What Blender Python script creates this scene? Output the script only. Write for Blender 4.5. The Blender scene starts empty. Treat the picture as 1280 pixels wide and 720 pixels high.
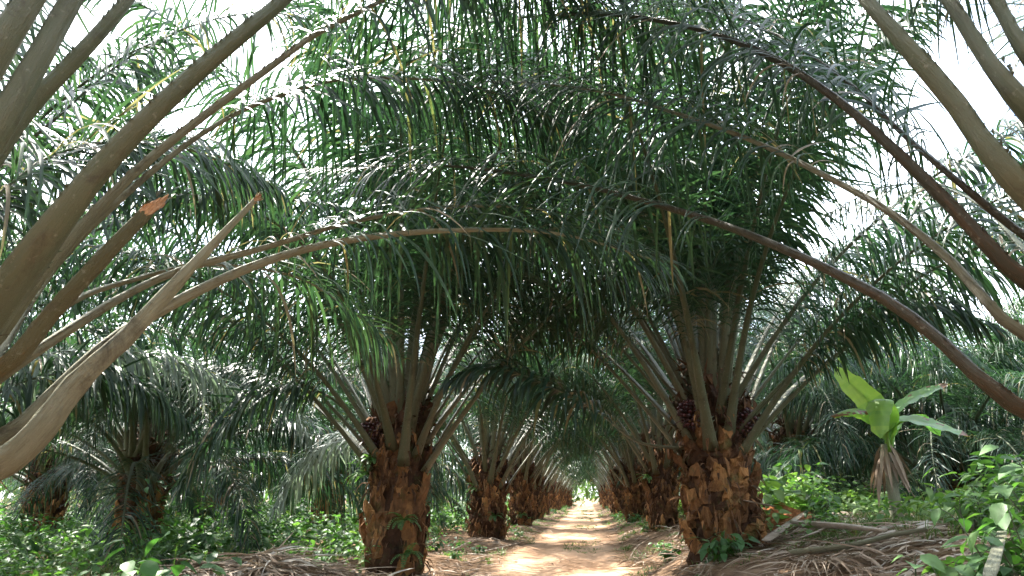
import bpy, math, random
import numpy as np
from mathutils import Vector, noise as mnoise

SC = bpy.context.scene
COL = SC.collection
R = math.radians
FAST_PREVIEW = False

# ------------------------------------------------------------------ camera model (photo is 1280x720)
FPX = 850.0
PITCH = math.atan(262.0 / FPX)
YAW = math.atan(95.0 * math.cos(PITCH) / FPX)          # looks a little left of the track
CAMZ = 1.12
CAM = np.array([0.0, 0.0, CAMZ])
_fwd = np.array([-math.sin(YAW) * math.cos(PITCH), math.cos(YAW) * math.cos(PITCH), math.sin(PITCH)])
_right = np.array([math.cos(YAW), math.sin(YAW), 0.0])
_up = np.cross(_right, _fwd)


def at(px, py, d):
    """world point seen at photo pixel (px,py), d metres along +Y"""
    v = _fwd * FPX + _right * (px - 640) + _up * (360 - py)
    if v[1] < 1e-3:
        v[1] = 1e-3
    return CAM + v * (d / v[1])


def nrm(a):
    a = np.asarray(a, float)
    return a / np.maximum(np.linalg.norm(a, axis=-1, keepdims=True), 1e-9)


# ------------------------------------------------------------------ terrain
ROADX = -0.43


def sstep(a, b, x):
    t = np.clip((x - a) / (b - a), 0, 1)
    return t * t * (3 - 2 * t)


def wob(x, y):
    return (np.sin(x * 1.7 + y * 0.63) * 0.5 + np.sin(x * 0.9 - y * 1.31 + 1.3) * 0.5
            + np.sin(x * 3.1 + y * 2.3 + 0.4) * 0.25 + np.sin(-x * 2.2 + y * 3.7 + 2.1) * 0.25)


def terrain(x, y):
    x = np.asarray(x, float)
    y = np.asarray(y, float)
    r = x - ROADX - 0.10 * np.sin(y * 0.21)
    z = sstep(1.1, 2.3, -r) * 0.10
    z = z + sstep(1.0, 2.2, r) * (0.46 - 0.20 * sstep(10, 20, y)) + sstep(2.0, 3.6, r) * 0.40 * (1 - sstep(15, 36, y))
    off = sstep(0.9, 2.2, np.abs(r))
    z = z + wob(x, y) * (0.012 + 0.05 * off)
    # wheel ruts
    z = z - 0.035 * np.exp(-((np.abs(r) - 0.55) / 0.2) ** 2) * (1 + 0.3 * np.sin(y * 0.9))
    return z


# ------------------------------------------------------------------ mesh builder
class MB:
    def __init__(self):
        self.v = []
        self.f = []
        self.pc = []
        self.n = 0

    def add(self, verts, faces, tone=0.5, mat=0, pc=None):
        """verts (N,3); faces list of arrays (M,k) local indices; tone scalar or per-face list matching faces"""
        verts = np.asarray(verts, float).reshape(-1, 3)
        if not isinstance(faces, (list, tuple)):
            faces = [faces]
            tone = [tone]
        elif not isinstance(tone, (list, tuple)):
            tone = [tone] * len(faces)
        for fa, t in zip(faces, tone):
            fa = np.asarray(fa, int)
            if fa.size == 0:
                continue
            t = np.broadcast_to(np.asarray(t, float), (fa.shape[0],))
            self.f.append((fa + self.n, t, mat))
        self.v.append(verts)
        self.pc.append(verts if pc is None else np.asarray(pc, float).reshape(-1, 3))
        self.n += len(verts)

    def merge(self, other, mat=None):
        for fa, t, m in other.f:
            self.f.append((fa + self.n, t, m if mat is None else mat))
        self.v += other.v
        self.pc += other.pc
        self.n += other.n

    def mesh(self, name, mats, smooth=True):
        me = bpy.data.meshes.new(name)
        V = np.concatenate(self.v) if self.v else np.zeros((0, 3))
        me.vertices.add(len(V))
        me.vertices.foreach_set("co", V.astype(np.float32).ravel())
        loops = np.concatenate([fa.ravel() for fa, _, _ in self.f])
        sizes = np.concatenate([np.full(fa.shape[0], fa.shape[1]) for fa, _, _ in self.f])
        tone = np.concatenate([t for _, t, _ in self.f])
        mi = np.concatenate([np.full(fa.shape[0], m) for fa, _, m in self.f])
        starts = np.concatenate([[0], np.cumsum(sizes)[:-1]])
        me.loops.add(len(loops))
        me.loops.foreach_set("vertex_index", loops.astype(np.int32))
        me.polygons.add(len(sizes))
        me.polygons.foreach_set("loop_start", starts.astype(np.int32))
        me.polygons.foreach_set("material_index", mi.astype(np.int32))
        me.polygons.foreach_set("use_smooth", np.full(len(sizes), smooth, dtype=bool))
        for m in (mats if isinstance(mats, (list, tuple)) else [mats]):
            me.materials.append(m)
        at_ = me.attributes.new("tone", 'FLOAT', 'FACE')
        at_.data.foreach_set("value", tone.astype(np.float32))
        pa = me.attributes.new("pcoord", 'FLOAT_VECTOR', 'POINT')
        pa.data.foreach_set("vector", np.concatenate(self.pc).astype(np.float32).ravel())
        me.update(calc_edges=True)
        me.validate()
        return me


def link(name, me, parent=None, loc=(0, 0, 0), rot=(0, 0, 0), scale=None):
    o = bpy.data.objects.new(name, me)
    COL.objects.link(o)
    o.location = loc
    o.rotation_euler = rot
    if scale is not None:
        o.scale = scale
    if parent is not None:
        o.parent = parent
    return o


def tag(o, label, cat, group=None):
    o['label'] = label
    o['category'] = cat
    if group:
        o['group'] = group
    return o


def kind(o, k, label=None, cat=None):
    o['kind'] = k
    if label:
        o['label'] = label
        o['category'] = cat
    return o


# ------------------------------------------------------------------ materials
def mat_base(name):
    m = bpy.data.materials.new(name)
    m.use_nodes = True
    nt = m.node_tree
    for n in list(nt.nodes):
        nt.nodes.remove(n)
    out = nt.nodes.new('ShaderNodeOutputMaterial')
    return m, nt, out


def N(nt, t, **kw):
    n = nt.nodes.new(t)
    for k, v in kw.items():
        setattr(n, k, v)
    return n


def ramp(nt, fac, stops, interp='LINEAR'):
    r = N(nt, 'ShaderNodeValToRGB')
    r.color_ramp.interpolation = interp
    el = r.color_ramp.elements
    while len(el) < len(stops):
        el.new(0.5)
    for e, (p, c) in zip(el, stops):
        e.position = p
        e.color = (*c, 1)
    nt.links.new(fac, r.inputs['Fac'])
    return r.outputs['Color']


def noise_tex(nt, scale, detail=4, rough=0.6, coord=None, dist=0.0):
    n = N(nt, 'ShaderNodeTexNoise')
    n.inputs['Scale'].default_value = scale
    n.inputs['Detail'].default_value = detail
    n.inputs['Roughness'].default_value = rough
    n.inputs['Distortion'].default_value = dist
    if coord is not None:
        nt.links.new(coord, n.inputs['Vector'])
    return n


def math_node(nt, op, a, b=None, clamp=False):
    m = N(nt, 'ShaderNodeMath', operation=op, use_clamp=clamp)
    for i, v in enumerate((a, b)):
        if v is None:
            continue
        if isinstance(v, (int, float)):
            m.inputs[i].default_value = v
        else:
            nt.links.new(v, m.inputs[i])
    return m.outputs[0]


def mixc(nt, fac, a, b, blend='MIX'):
    m = N(nt, 'ShaderNodeMix', data_type='RGBA', blend_type=blend)
    if isinstance(fac, (int, float)):
        m.inputs['Factor'].default_value = fac
    else:
        nt.links.new(fac, m.inputs['Factor'])
    for nm, v in (('A', a), ('B', b)):
        s = [i for i in m.inputs if i.name == nm and i.type == 'RGBA'][0]
        if isinstance(v, tuple):
            s.default_value = (*v, 1)
        else:
            nt.links.new(v, s)
    return [o for o in m.outputs if o.type == 'RGBA'][0]


def attr(nt, name):
    a = N(nt, 'ShaderNodeAttribute', attribute_name=name)
    return a.outputs['Fac']


def leaf_material(name, stops, trans_gain=(1.6, 2.0, 0.7), trans=0.35, rough=0.38, spec=0.5, nscale=3.0):
    m, nt, out = mat_base(name)
    tone = attr(nt, 'tone')
    geo = N(nt, 'ShaderNodeNewGeometry')
    nz = noise_tex(nt, nscale, 3, 0.6, geo.outputs['Position'])
    oi = N(nt, 'ShaderNodeObjectInfo')
    t = math_node(nt, 'ADD', math_node(nt, 'MULTIPLY', tone, 0.8),
                  math_node(nt, 'ADD', math_node(nt, 'MULTIPLY', nz.outputs['Fac'], 0.22),
                            math_node(nt, 'MULTIPLY', math_node(nt, 'SUBTRACT', oi.outputs['Random'], 0.5), 0.16)), True)
    col = ramp(nt, t, stops)
    p = N(nt, 'ShaderNodeBsdfPrincipled')
    nt.links.new(col, p.inputs['Base Color'])
    p.inputs['Roughness'].default_value = rough
    p.inputs['Specular IOR Level'].default_value = spec
    tr = N(nt, 'ShaderNodeBsdfTranslucent')
    tc = mixc(nt, 1.0, col, tuple(trans_gain), 'MULTIPLY')
    nt.links.new(tc, tr.inputs['Color'])
    mx = N(nt, 'ShaderNodeMixShader')
    mx.inputs[0].default_value = trans
    nt.links.new(p.outputs[0], mx.inputs[1])
    nt.links.new(tr.outputs[0], mx.inputs[2])
    nt.links.new(mx.outputs[0], out.inputs['Surface'])
    return m


M = {}
# palm leaflets: mostly deep green, tone > .9 = dried brown
M['leaf'] = leaf_material('palm_leaflet', [(0.0, (0.010, 0.024, 0.018)), (0.35, (0.021, 0.046, 0.029)),
                                           (0.62, (0.046, 0.082, 0.042)), (0.80, (0.100, 0.130, 0.058)),
                                           (0.90, (0.15, 0.11, 0.065)), (1.0, (0.20, 0.155, 0.11))], (1.6, 2.0, 1.05), 0.30, 0.38, 0.36)
M['leaf_sheen'] = leaf_material('palm_leaflet_sheen', [(0.0, (0.10, 0.14, 0.125)), (0.5, (0.24, 0.29, 0.26)), (1.0, (0.36, 0.40, 0.37))], (1.2, 1.4, 0.9), 0.25, 0.42, 0.5)  # lighter leaflet copy: sky reflection and sunlight put into the colour
M['dry'] = leaf_material('dry_leaflet', [(0.0, (0.08, 0.048, 0.028)), (0.35, (0.20, 0.135, 0.09)),
                                         (0.7, (0.36, 0.29, 0.22)), (1.0, (0.56, 0.52, 0.47))], (1.1, 1.0, 0.8), 0.15, 0.6, 0.25)
M['weed'] = leaf_material('weed_leaf', [(0.0, (0.022, 0.060, 0.022)), (0.4, (0.048, 0.115, 0.040)),
                                        (0.7, (0.095, 0.185, 0.060)), (1.0, (0.20, 0.29, 0.10))], trans=0.34, rough=0.5, spec=0.4)
M['grass'] = leaf_material('grass_blade', [(0.0, (0.04, 0.085, 0.025)), (0.6, (0.095, 0.15, 0.045)),
                                           (1.0, (0.28, 0.24, 0.11))], trans=0.3, rough=0.5, spec=0.4)
M['banana'] = leaf_material('banana_leaf', [(0.0, (0.07, 0.20, 0.10)), (0.5, (0.17, 0.32, 0.10)), (0.85, (0.33, 0.45, 0.12)), (0.93, (0.23, 0.11, 0.04)),
                                            (1.0, (0.18, 0.08, 0.035))], (1.7, 1.9, 0.7), 0.45, 0.35, 0.6)
M['far_leaf'] = leaf_material('far_foliage', [(0.0, (0.03, 0.065, 0.03)), (0.5, (0.06, 0.11, 0.045)),
                                              (1.0, (0.13, 0.17, 0.06))], trans=0.3, rough=0.5, spec=0.4, nscale=0.6)


def bark_material(name, stops, scale=6.0, bump=0.5, rough=0.85, moss=0.0, use_tone=0.55, spec=0.2, fibre=0.0):
    m, nt, out = mat_base(name)
    tc = N(nt, 'ShaderNodeTexCoord')
    co = tc.outputs['Object']
    mp = N(nt, 'ShaderNodeMapping')
    mp.inputs['Scale'].default_value = (1.0, 1.0, 0.45)
    if fibre > 0:
        fa = N(nt, 'ShaderNodeAttribute', attribute_name='pcoord')
        mp.inputs['Scale'].default_value = (1.0, 1.0, fibre)
        nt.links.new(fa.outputs['Vector'], mp.inputs['Vector'])
    else:
        nt.links.new(co, mp.inputs['Vector'])
    n1 = noise_tex(nt, scale, 6, 0.65, mp.outputs[0], 0.4)
    n2 = noise_tex(nt, scale * 7, 5, 0.7, mp.outputs[0])
    tone = attr(nt, 'tone')
    t = math_node(nt, 'ADD', math_node(nt, 'MULTIPLY', tone, use_tone),
                  math_node(nt, 'ADD', math_node(nt, 'MULTIPLY', math_node(nt, 'SUBTRACT', n1.outputs['Fac'], 0.25), 0.85 * (1 - use_tone) + 0.2),
                            math_node(nt, 'MULTIPLY', math_node(nt, 'SUBTRACT', n2.outputs['Fac'], 0.5), 0.35)), True)
    col = ramp(nt, t, stops)
    if fibre > 0:
        n4 = noise_tex(nt, 5.0, 6, 0.75, co, 0.6)
        col = mixc(nt, ramp(nt, n4.outputs['Fac'], [(0.54, (0, 0, 0)), (0.68, (0.65, 0.65, 0.65))]), col, (0.030, 0.020, 0.012))
        n5 = noise_tex(nt, 34.0, 3, 0.6, co)
        col = mixc(nt, ramp(nt, n5.outputs['Fac'], [(0.62, (0, 0, 0)), (0.72, (0.55, 0.55, 0.55))]), col, (0.26, 0.25, 0.19))
    if moss > 0:
        n3 = noise_tex(nt, 4.3, 5, 0.7, co)
        f = ramp(nt, n3.outputs['Fac'], [(0.55, (0, 0, 0)), (0.68, (moss, moss, moss))])
        col = mixc(nt, f, col, (0.05, 0.075, 0.022))
    p = N(nt, 'ShaderNodeBsdfPrincipled')
    nt.links.new(col, p.inputs['Base Color'])
    p.inputs['Roughness'].default_value = rough
    p.inputs['Specular IOR Level'].default_value = spec
    b = N(nt, 'ShaderNodeBump')
    b.inputs['Strength'].default_value = bump
    b.inputs['Distance'].default_value = 0.03
    nt.links.new(math_node(nt, 'ADD', n1.outputs['Fac'], math_node(nt, 'MULTIPLY', n2.outputs['Fac'], 0.6)), b.inputs['Height'])
    nt.links.new(b.outputs[0], p.inputs['Normal'])
    nt.links.new(p.outputs[0], out.inputs['Surface'])
    return m


M['trunk'] = bark_material('palm_trunk', [(0.0, (0.012, 0.007, 0.006)), (0.30, (0.065, 0.031, 0.016)), (0.52, (0.19, 0.090, 0.036)),
                                          (0.74, (0.40, 0.195, 0.070)), (1.0, (0.58, 0.36, 0.16))], 5.0, 1.0, 0.85, 0.6, 0.5)
# rachis: tone 0 = base (brown) -> 1 tip (green)
M['petiole'] = bark_material('palm_petiole', [(0.0, (0.045, 0.022, 0.010)), (0.07, (0.10, 0.075, 0.040)), (0.15, (0.105, 0.105, 0.060)), (0.36, (0.075, 0.090, 0.048)),
                                              (0.7, (0.070, 0.092, 0.036)), (1.0, (0.16, 0.17, 0.075))], 20.0, 0.5, 0.42, 0.0, 0.5, 0.5, 0.22)
M['petiole_shaded'] = bark_material('palm_petiole_shaded', [(0.0, (0.030, 0.015, 0.007)), (0.12, (0.075, 0.040, 0.017)), (0.24, (0.040, 0.032, 0.016)), (0.42, (0.030, 0.030, 0.016)),
                                              (0.7, (0.05, 0.062, 0.028)), (1.0, (0.11, 0.11, 0.05))], 20.0, 0.5, 0.45, 0.0, 0.5, 0.4, 0.22)  # browner stalk, with the shade of its underside put into the colour
M['petiole_pale'] = bark_material('palm_petiole_pale', [(0.0, (0.07, 0.052, 0.028)), (0.2, (0.17, 0.160, 0.10)), (0.45, (0.27, 0.275, 0.19)),
                                                        (0.8, (0.38, 0.38, 0.26)), (1.0, (0.46, 0.46, 0.34))], 24.0, 0.8, 0.6, 0.0, 0.3, 0.4, 0.16)
M['petiole_rust'] = bark_material('palm_petiole_rust', [(0.0, (0.045, 0.02, 0.008)), (0.10, (0.16, 0.062, 0.015)), (0.17, (0.32, 0.125, 0.024)), (0.23, (0.095, 0.080, 0.034)), (0.5, (0.085, 0.085, 0.040)),
                                                        (1.0, (0.13, 0.12, 0.05))], 20.0, 0.7, 0.5, 0.0, 0.3, 0.4, 0.25)
M['cut_wood'] = bark_material('cut_petiole', [(0.0, (0.16, 0.085, 0.045)), (0.5, (0.42, 0.235, 0.12)), (1.0, (0.60, 0.42, 0.27))], 14.0, 0.4, 0.8, 0.0, 0.3)
M['dead_wood'] = bark_material('dead_frond_stalk', [(0.0, (0.11, 0.07, 0.045)), (0.4, (0.24, 0.18, 0.13)), (0.7, (0.36, 0.31, 0.26)),
                                                    (1.0, (0.50, 0.46, 0.42))], 8.0, 0.4, 0.8, 0.0, 0.45)
M['fruit'] = bark_material('palm_fruit', [(0.0, (0.012, 0.006, 0.008)), (0.5, (0.045, 0.010, 0.012)), (0.8, (0.10, 0.02, 0.016)), (1.0, (0.20, 0.06, 0.02))],
                           12.0, 0.2, 0.35, 0.0, 0.8, 0.5)
M['fibre'] = bark_material('crown_fibre', [(0.0, (0.03, 0.018, 0.012)), (0.5, (0.10, 0.055, 0.032)), (1.0, (0.23, 0.14, 0.085))], 12.0, 0.8, 0.9)
M['soil_clod'] = bark_material('soil_clod', [(0.0, (0.12, 0.045, 0.02)), (0.5, (0.30, 0.115, 0.045)), (1.0, (0.46, 0.22, 0.10))], 10.0, 0.9, 0.95)


def ground_material(name, sand_edge):
    m, nt, out = mat_base(name)
    geo = N(nt, 'ShaderNodeNewGeometry')
    pos = geo.outputs['Position']
    sep = N(nt, 'ShaderNodeSeparateXYZ')
    nt.links.new(pos, sep.inputs[0])
    mp = N(nt, 'ShaderNodeMapping')
    mp.inputs['Scale'].default_value = (1.0, 0.5, 1.0)
    nt.links.new(pos, mp.inputs['Vector'])
    big = noise_tex(nt, 0.9, 6, 0.62, mp.outputs[0], 0.5)
    mid = noise_tex(nt, 5.0, 6, 0.7, mp.outputs[0])
    fine = noise_tex(nt, 60.0, 5, 0.75, pos)
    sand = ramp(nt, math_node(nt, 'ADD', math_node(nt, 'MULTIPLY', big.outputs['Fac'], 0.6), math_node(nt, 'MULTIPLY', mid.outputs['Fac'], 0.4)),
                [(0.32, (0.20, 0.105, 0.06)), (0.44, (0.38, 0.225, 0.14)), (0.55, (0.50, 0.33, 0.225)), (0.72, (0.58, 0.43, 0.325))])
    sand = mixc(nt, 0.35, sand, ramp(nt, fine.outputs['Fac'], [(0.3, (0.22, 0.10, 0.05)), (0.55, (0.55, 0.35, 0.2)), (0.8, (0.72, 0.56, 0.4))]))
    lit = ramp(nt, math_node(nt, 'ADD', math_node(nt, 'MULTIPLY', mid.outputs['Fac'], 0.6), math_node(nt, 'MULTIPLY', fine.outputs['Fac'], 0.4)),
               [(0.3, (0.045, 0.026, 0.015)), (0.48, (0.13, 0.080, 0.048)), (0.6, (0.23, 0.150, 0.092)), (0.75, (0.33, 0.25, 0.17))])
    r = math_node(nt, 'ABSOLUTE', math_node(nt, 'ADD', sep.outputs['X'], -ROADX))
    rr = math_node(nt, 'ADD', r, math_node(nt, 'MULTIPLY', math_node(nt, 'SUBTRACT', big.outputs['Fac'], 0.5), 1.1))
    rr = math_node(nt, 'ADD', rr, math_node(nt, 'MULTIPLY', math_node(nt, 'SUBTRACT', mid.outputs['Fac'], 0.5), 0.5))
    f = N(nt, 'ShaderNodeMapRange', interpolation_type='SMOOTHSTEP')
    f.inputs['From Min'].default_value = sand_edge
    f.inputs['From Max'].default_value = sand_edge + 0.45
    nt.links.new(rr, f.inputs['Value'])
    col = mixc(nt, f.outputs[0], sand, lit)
    p = N(nt, 'ShaderNodeBsdfPrincipled')
    nt.links.new(col, p.inputs['Base Color'])
    p.inputs['Roughness'].default_value = 0.95
    p.inputs['Specular IOR Level'].default_value = 0.15
    b = N(nt, 'ShaderNodeBump')
    b.inputs['Strength'].default_value = 0.6
    b.inputs['Distance'].default_value = 0.05
    nt.links.new(math_node(nt, 'ADD', mid.outputs['Fac'], math_node(nt, 'MULTIPLY', fine.outputs['Fac'], 0.5)), b.inputs['Height'])
    nt.links.new(b.outputs[0], p.inputs['Normal'])
    nt.links.new(p.outputs[0], out.inputs['Surface'])
    return m


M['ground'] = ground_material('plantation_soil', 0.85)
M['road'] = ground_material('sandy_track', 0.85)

# ------------------------------------------------------------------ geometry helpers


def resample(P, n):
    """Catmull-Rom through P, n points evenly spaced by length"""
    P = np.asarray(P, float)
    Q = np.vstack([2 * P[0] - P[1], P, 2 * P[-1] - P[-2]])
    out = []
    for i in range(1, len(Q) - 2):
        t = np.linspace(0, 1, 24, endpoint=False)[:, None]
        p0, p1, p2, p3 = Q[i - 1], Q[i], Q[i + 1], Q[i + 2]
        out.append(0.5 * ((2 * p1) + (p2 - p0) * t + (2 * p0 - 5 * p1 + 4 * p2 - p3) * t ** 2 + (3 * p1 - p0 - 3 * p2 + p3) * t ** 3))
    C = np.vstack(out + [P[-1:]])
    d = np.concatenate([[0], np.cumsum(np.linalg.norm(np.diff(C, axis=0), axis=1))])
    s = np.linspace(0, d[-1], n)
    return np.stack([np.interp(s, d, C[:, k]) for k in range(3)], 1), d[-1]


def frames(C):
    T = nrm(np.gradient(C, axis=0))
    H = C[-1] - C[0]
    H[2] = 0
    H = nrm(H) if np.linalg.norm(H) > 1e-3 else np.array([1.0, 0, 0])
    Z = np.array([0, 0, 1.0])
    S = nrm(np.cross(T, Z) + 0.35 * np.cross(H, Z))
    S = nrm(S - (S * T).sum(1, keepdims=True) * T)
    Nn = np.cross(S, T)
    return T, S, Nn


def tube(mb, C, w, h, nside=8, tone=0.5, mat=0, channel=0.0, cap=True, frame=None):
    """elliptic tube, half-widths w (sideways), h (normal); channel flattens the top"""
    C = np.asarray(C, float)
    n = len(C)
    T, S, Nn = frame if frame is not None else frames(C)
    w = np.broadcast_to(w, (n,))
    h = np.broadcast_to(h, (n,))
    a = np.linspace(0, 2 * np.pi, nside, endpoint=False) + np.pi / nside
    ca, sa = np.cos(a), np.sin(a)
    sa = np.where(sa > 0, sa * (1 - channel), sa)
    if channel > 0.4:
        sa = np.where(sa < 0, -np.abs(sa) ** 1.5, sa - 0.35 * np.abs(sa) * (np.abs(ca) < 0.8))
    V = C[:, None, :] + S[:, None, :] * (w[:, None, None] * ca[None, :, None]) + Nn[:, None, :] * (h[:, None, None] * sa[None, :, None])
    idx = np.arange(n * nside).reshape(n, nside)
    q = np.stack([idx[:-1], np.roll(idx[:-1], -1, 1), np.roll(idx[1:], -1, 1), idx[1:]], -1).reshape(-1, 4)
    tn = np.broadcast_to(np.asarray(tone, float), (n,))
    tf = np.repeat(tn[:-1], nside)
    fs, ts = [q], [tf]
    if cap:
        fs += [idx[0][::-1][None], idx[-1][None]]
        ts += [tn[:1], tn[-1:]]
    ln = np.concatenate([[0], np.cumsum(np.linalg.norm(np.diff(C, axis=0), axis=1))])
    pc = np.stack([np.broadcast_to(ca * 0.08, (n, nside)), np.broadcast_to(np.sin(a) * 0.08, (n, nside)), np.broadcast_to(ln[:, None], (n, nside))], -1)
    mb.add(V.reshape(-1, 3), fs, ts, mat, pc + C[0] * 3.7)


def strips(mb, P0, D, W, L, wid, droop, tone, nseg=5, vfold=0.0, prof=None, mat=0, floor=None):
    """many drooping ribbon leaves. P0 (N,3) D (N,3) initial dir, W (N,3) width hint, L,wid,droop,tone (N,)"""
    n = len(P0)
    if n == 0:
        return
    if prof is None:
        prof = np.interp(np.linspace(0, 1, nseg + 1), [0, 0.12, 0.4, 0.7, 0.9, 1], [0.45, 0.9, 1.0, 0.75, 0.35, 0.03])
    P = P0.copy()
    d = nrm(D)
    rows = []
    ds = (L / nseg)[:, None]
    down = np.array([0, 0, -1.0])
    for k in range(nseg + 1):
        w = nrm(W - (W * d).sum(1, keepdims=True) * d)
        nn = np.cross(d, w)
        hw = (wid * prof[k] * 0.5)[:, None]
        if vfold > 0:
            rows.append(np.stack([P - w * hw + nn * hw * vfold, P, P + w * hw + nn * hw * vfold], 1))
        else:
            rows.append(np.stack([P - w * hw, P + w * hw], 1))
        P = P + d * ds
        if floor is not None:
            P[:, 2] = np.maximum(P[:, 2], floor(P[:, 0], P[:, 1]))
        d = nrm(d + down * (droop / nseg)[:, None] * (1.5 - 1.1 * k / nseg))
    V = np.stack(rows, 1)                     # n, nseg+1, c, 3
    c = V.shape[2]
    base = (np.arange(n) * (nseg + 1) * c)[:, None]
    qs = []
    for k in range(nseg):
        for j in range(c - 1):
            a = k * c + j
            qs.append(np.array([a, a + 1, a + c + 1, a + c]))
    q = np.array(qs)[None] + base[:, :, None]
    mb.add(V.reshape(-1, 3), [q.reshape(-1, 4)], [np.repeat(tone, len(qs))], mat)


def frond_geo(P, seed, nl=90, L0=0.85, base_w=0.085, start=0.2, droop=2.2, wid=0.042, spines=True, vfold=0.25,
              nseg=5, brown=0.04, tonebias=0.0, nside=8, ragged=0.06, shaft=1.0):
    rng = np.random.default_rng(seed)
    nr = 40
    C, length = resample(P, nr)
    T, S, Nn = frames(C)
    s = np.linspace(0, 1, nr)
    w = np.interp(s, [0, 0.03, 0.10, 0.22, 0.5, 1], [1.25, 1.0, 0.72, 0.52, 0.28, 0.05]) * base_w * shaft
    h = np.interp(s, [0, 0.05, 0.22, 0.5, 1], [0.55, 0.52, 0.40, 0.26, 0.05]) * base_w * shaft
    ra = MB()
    tube(ra, C, w, h, nside, tone=np.clip(s * 1.0, 0, 1), channel=0.55, frame=(T, S, Nn))
    if spines:
        m = 46 if nside < 10 else 110
        ss = rng.uniform(0.03, start + 0.10, m)
        ix = np.clip((ss * (nr - 1)).astype(int), 0, nr - 2)
        fr = ss * (nr - 1) - ix
        c = C[ix] * (1 - fr)[:, None] + C[ix + 1] * fr[:, None]
        sd = rng.choice([-1, 1], m)[:, None]
        ww = np.interp(ss, s, w)[:, None]
        b0 = c + S[ix] * sd * ww * 0.93
        tip = b0 + S[ix] * sd * rng.uniform(0.012, 0.036, (m, 1)) + T[ix] * rng.uniform(-0.005, 0.03, (m, 1))
        e = T[ix] * 0.012
        f_ = Nn[ix] * 0.006
        V = np.stack([b0 - e, b0 + e, b0 + f_, tip], 1).reshape(-1, 3)
        bb = (np.arange(m) * 4)[:, None]
        F = np.concatenate([bb + np.array([0, 1, 3]), bb + np.array([1, 2, 3]), bb + np.array([2, 0, 3])])
        ra.add(V, [F], [np.full(len(F), 0.5)])
    lf = MB()
    u = np.sort(np.concatenate([np.linspace(0, 1, nl) + rng.normal(0, 0.4 / nl, nl) for _ in range(2)]))
    u = np.clip(u, 0, 1)
    side = np.where(np.arange(len(u)) % 2 == 0, 1.0, -1.0)
    keep = rng.random(len(u)) > ragged
    u, side = u[keep], side[keep]
    n = len(u)
    sp = start + (1 - start) * u
    g = sp * (nr - 1)
    ix = np.clip(g.astype(int), 0, nr - 2)
    fr = (g - ix)[:, None]
    lerp = lambda A: A[ix] * (1 - fr) + A[ix + 1] * fr
    c, t, sv, nv = lerp(C), nrm(lerp(T)), nrm(lerp(S)), nrm(lerp(Nn))
    a = R(1) * np.interp(u, [0, 0.5, 1], [22, 34, 58]) + rng.normal(0, 0.13, n)
    b = np.where(rng.random(n) < 0.5, rng.normal(R(34), R(10), n), rng.normal(R(-10), R(13), n))
    D = sv * (side * np.cos(a) * np.cos(b))[:, None] + t * np.sin(a)[:, None] + nv * (np.cos(a) * np.sin(b))[:, None]
    L = L0 * np.interp(u, [0, 0.06, 0.2, 0.45, 0.75, 1], [0.28, 0.55, 0.92, 1.0, 0.8, 0.34]) * rng.uniform(0.82, 1.12, n)
    wd = wid * np.interp(u, [0, 0.1, 0.5, 1], [0.5, 0.9, 1.0, 0.6]) * rng.uniform(0.8, 1.2, n)
    tw = rng.normal(0, 0.12, n)[:, None]
    W = t * np.cos(tw) + nv * np.sin(tw)
    dr = droop * np.where(rng.random(n) < 0.15, rng.uniform(0.1, 0.5, n), rng.uniform(0.5, 1.4, n))
    tone = np.clip(rng.normal(0.34 + tonebias, 0.13, n), 0, 0.8)
    br = rng.random(n) < brown * np.interp(u, [0, 0.08, 0.2, 1], [5, 2.0, 0.8, 1.1])
    tone = np.where(br, rng.uniform(0.95, 1.1, n), tone)
    p0 = c + sv * (side * np.interp(sp, s, w) * 0.75)[:, None]
    strips(lf, p0, D, W, L, wd, dr, tone, nseg=nseg, vfold=vfold)
    return ra, lf


def arc(e0, bend, length, n=9, p=1.25, twist=0.0):
    """frond spine in the XZ plane starting at origin along elevation e0 (deg), bending down"""
    k = 60
    s = (np.arange(k) + 0.5) / k
    e = R(1) * (e0 - bend * s ** p)
    az = twist * s ** 2
    st = np.stack([np.cos(e) * np.cos(az), np.cos(e) * np.sin(az), np.sin(e)], 1) * length / k
    P = np.vstack([[0, 0, 0], np.cumsum(st, 0)])
    return P[np.linspace(0, k, n).astype(int)]


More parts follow.
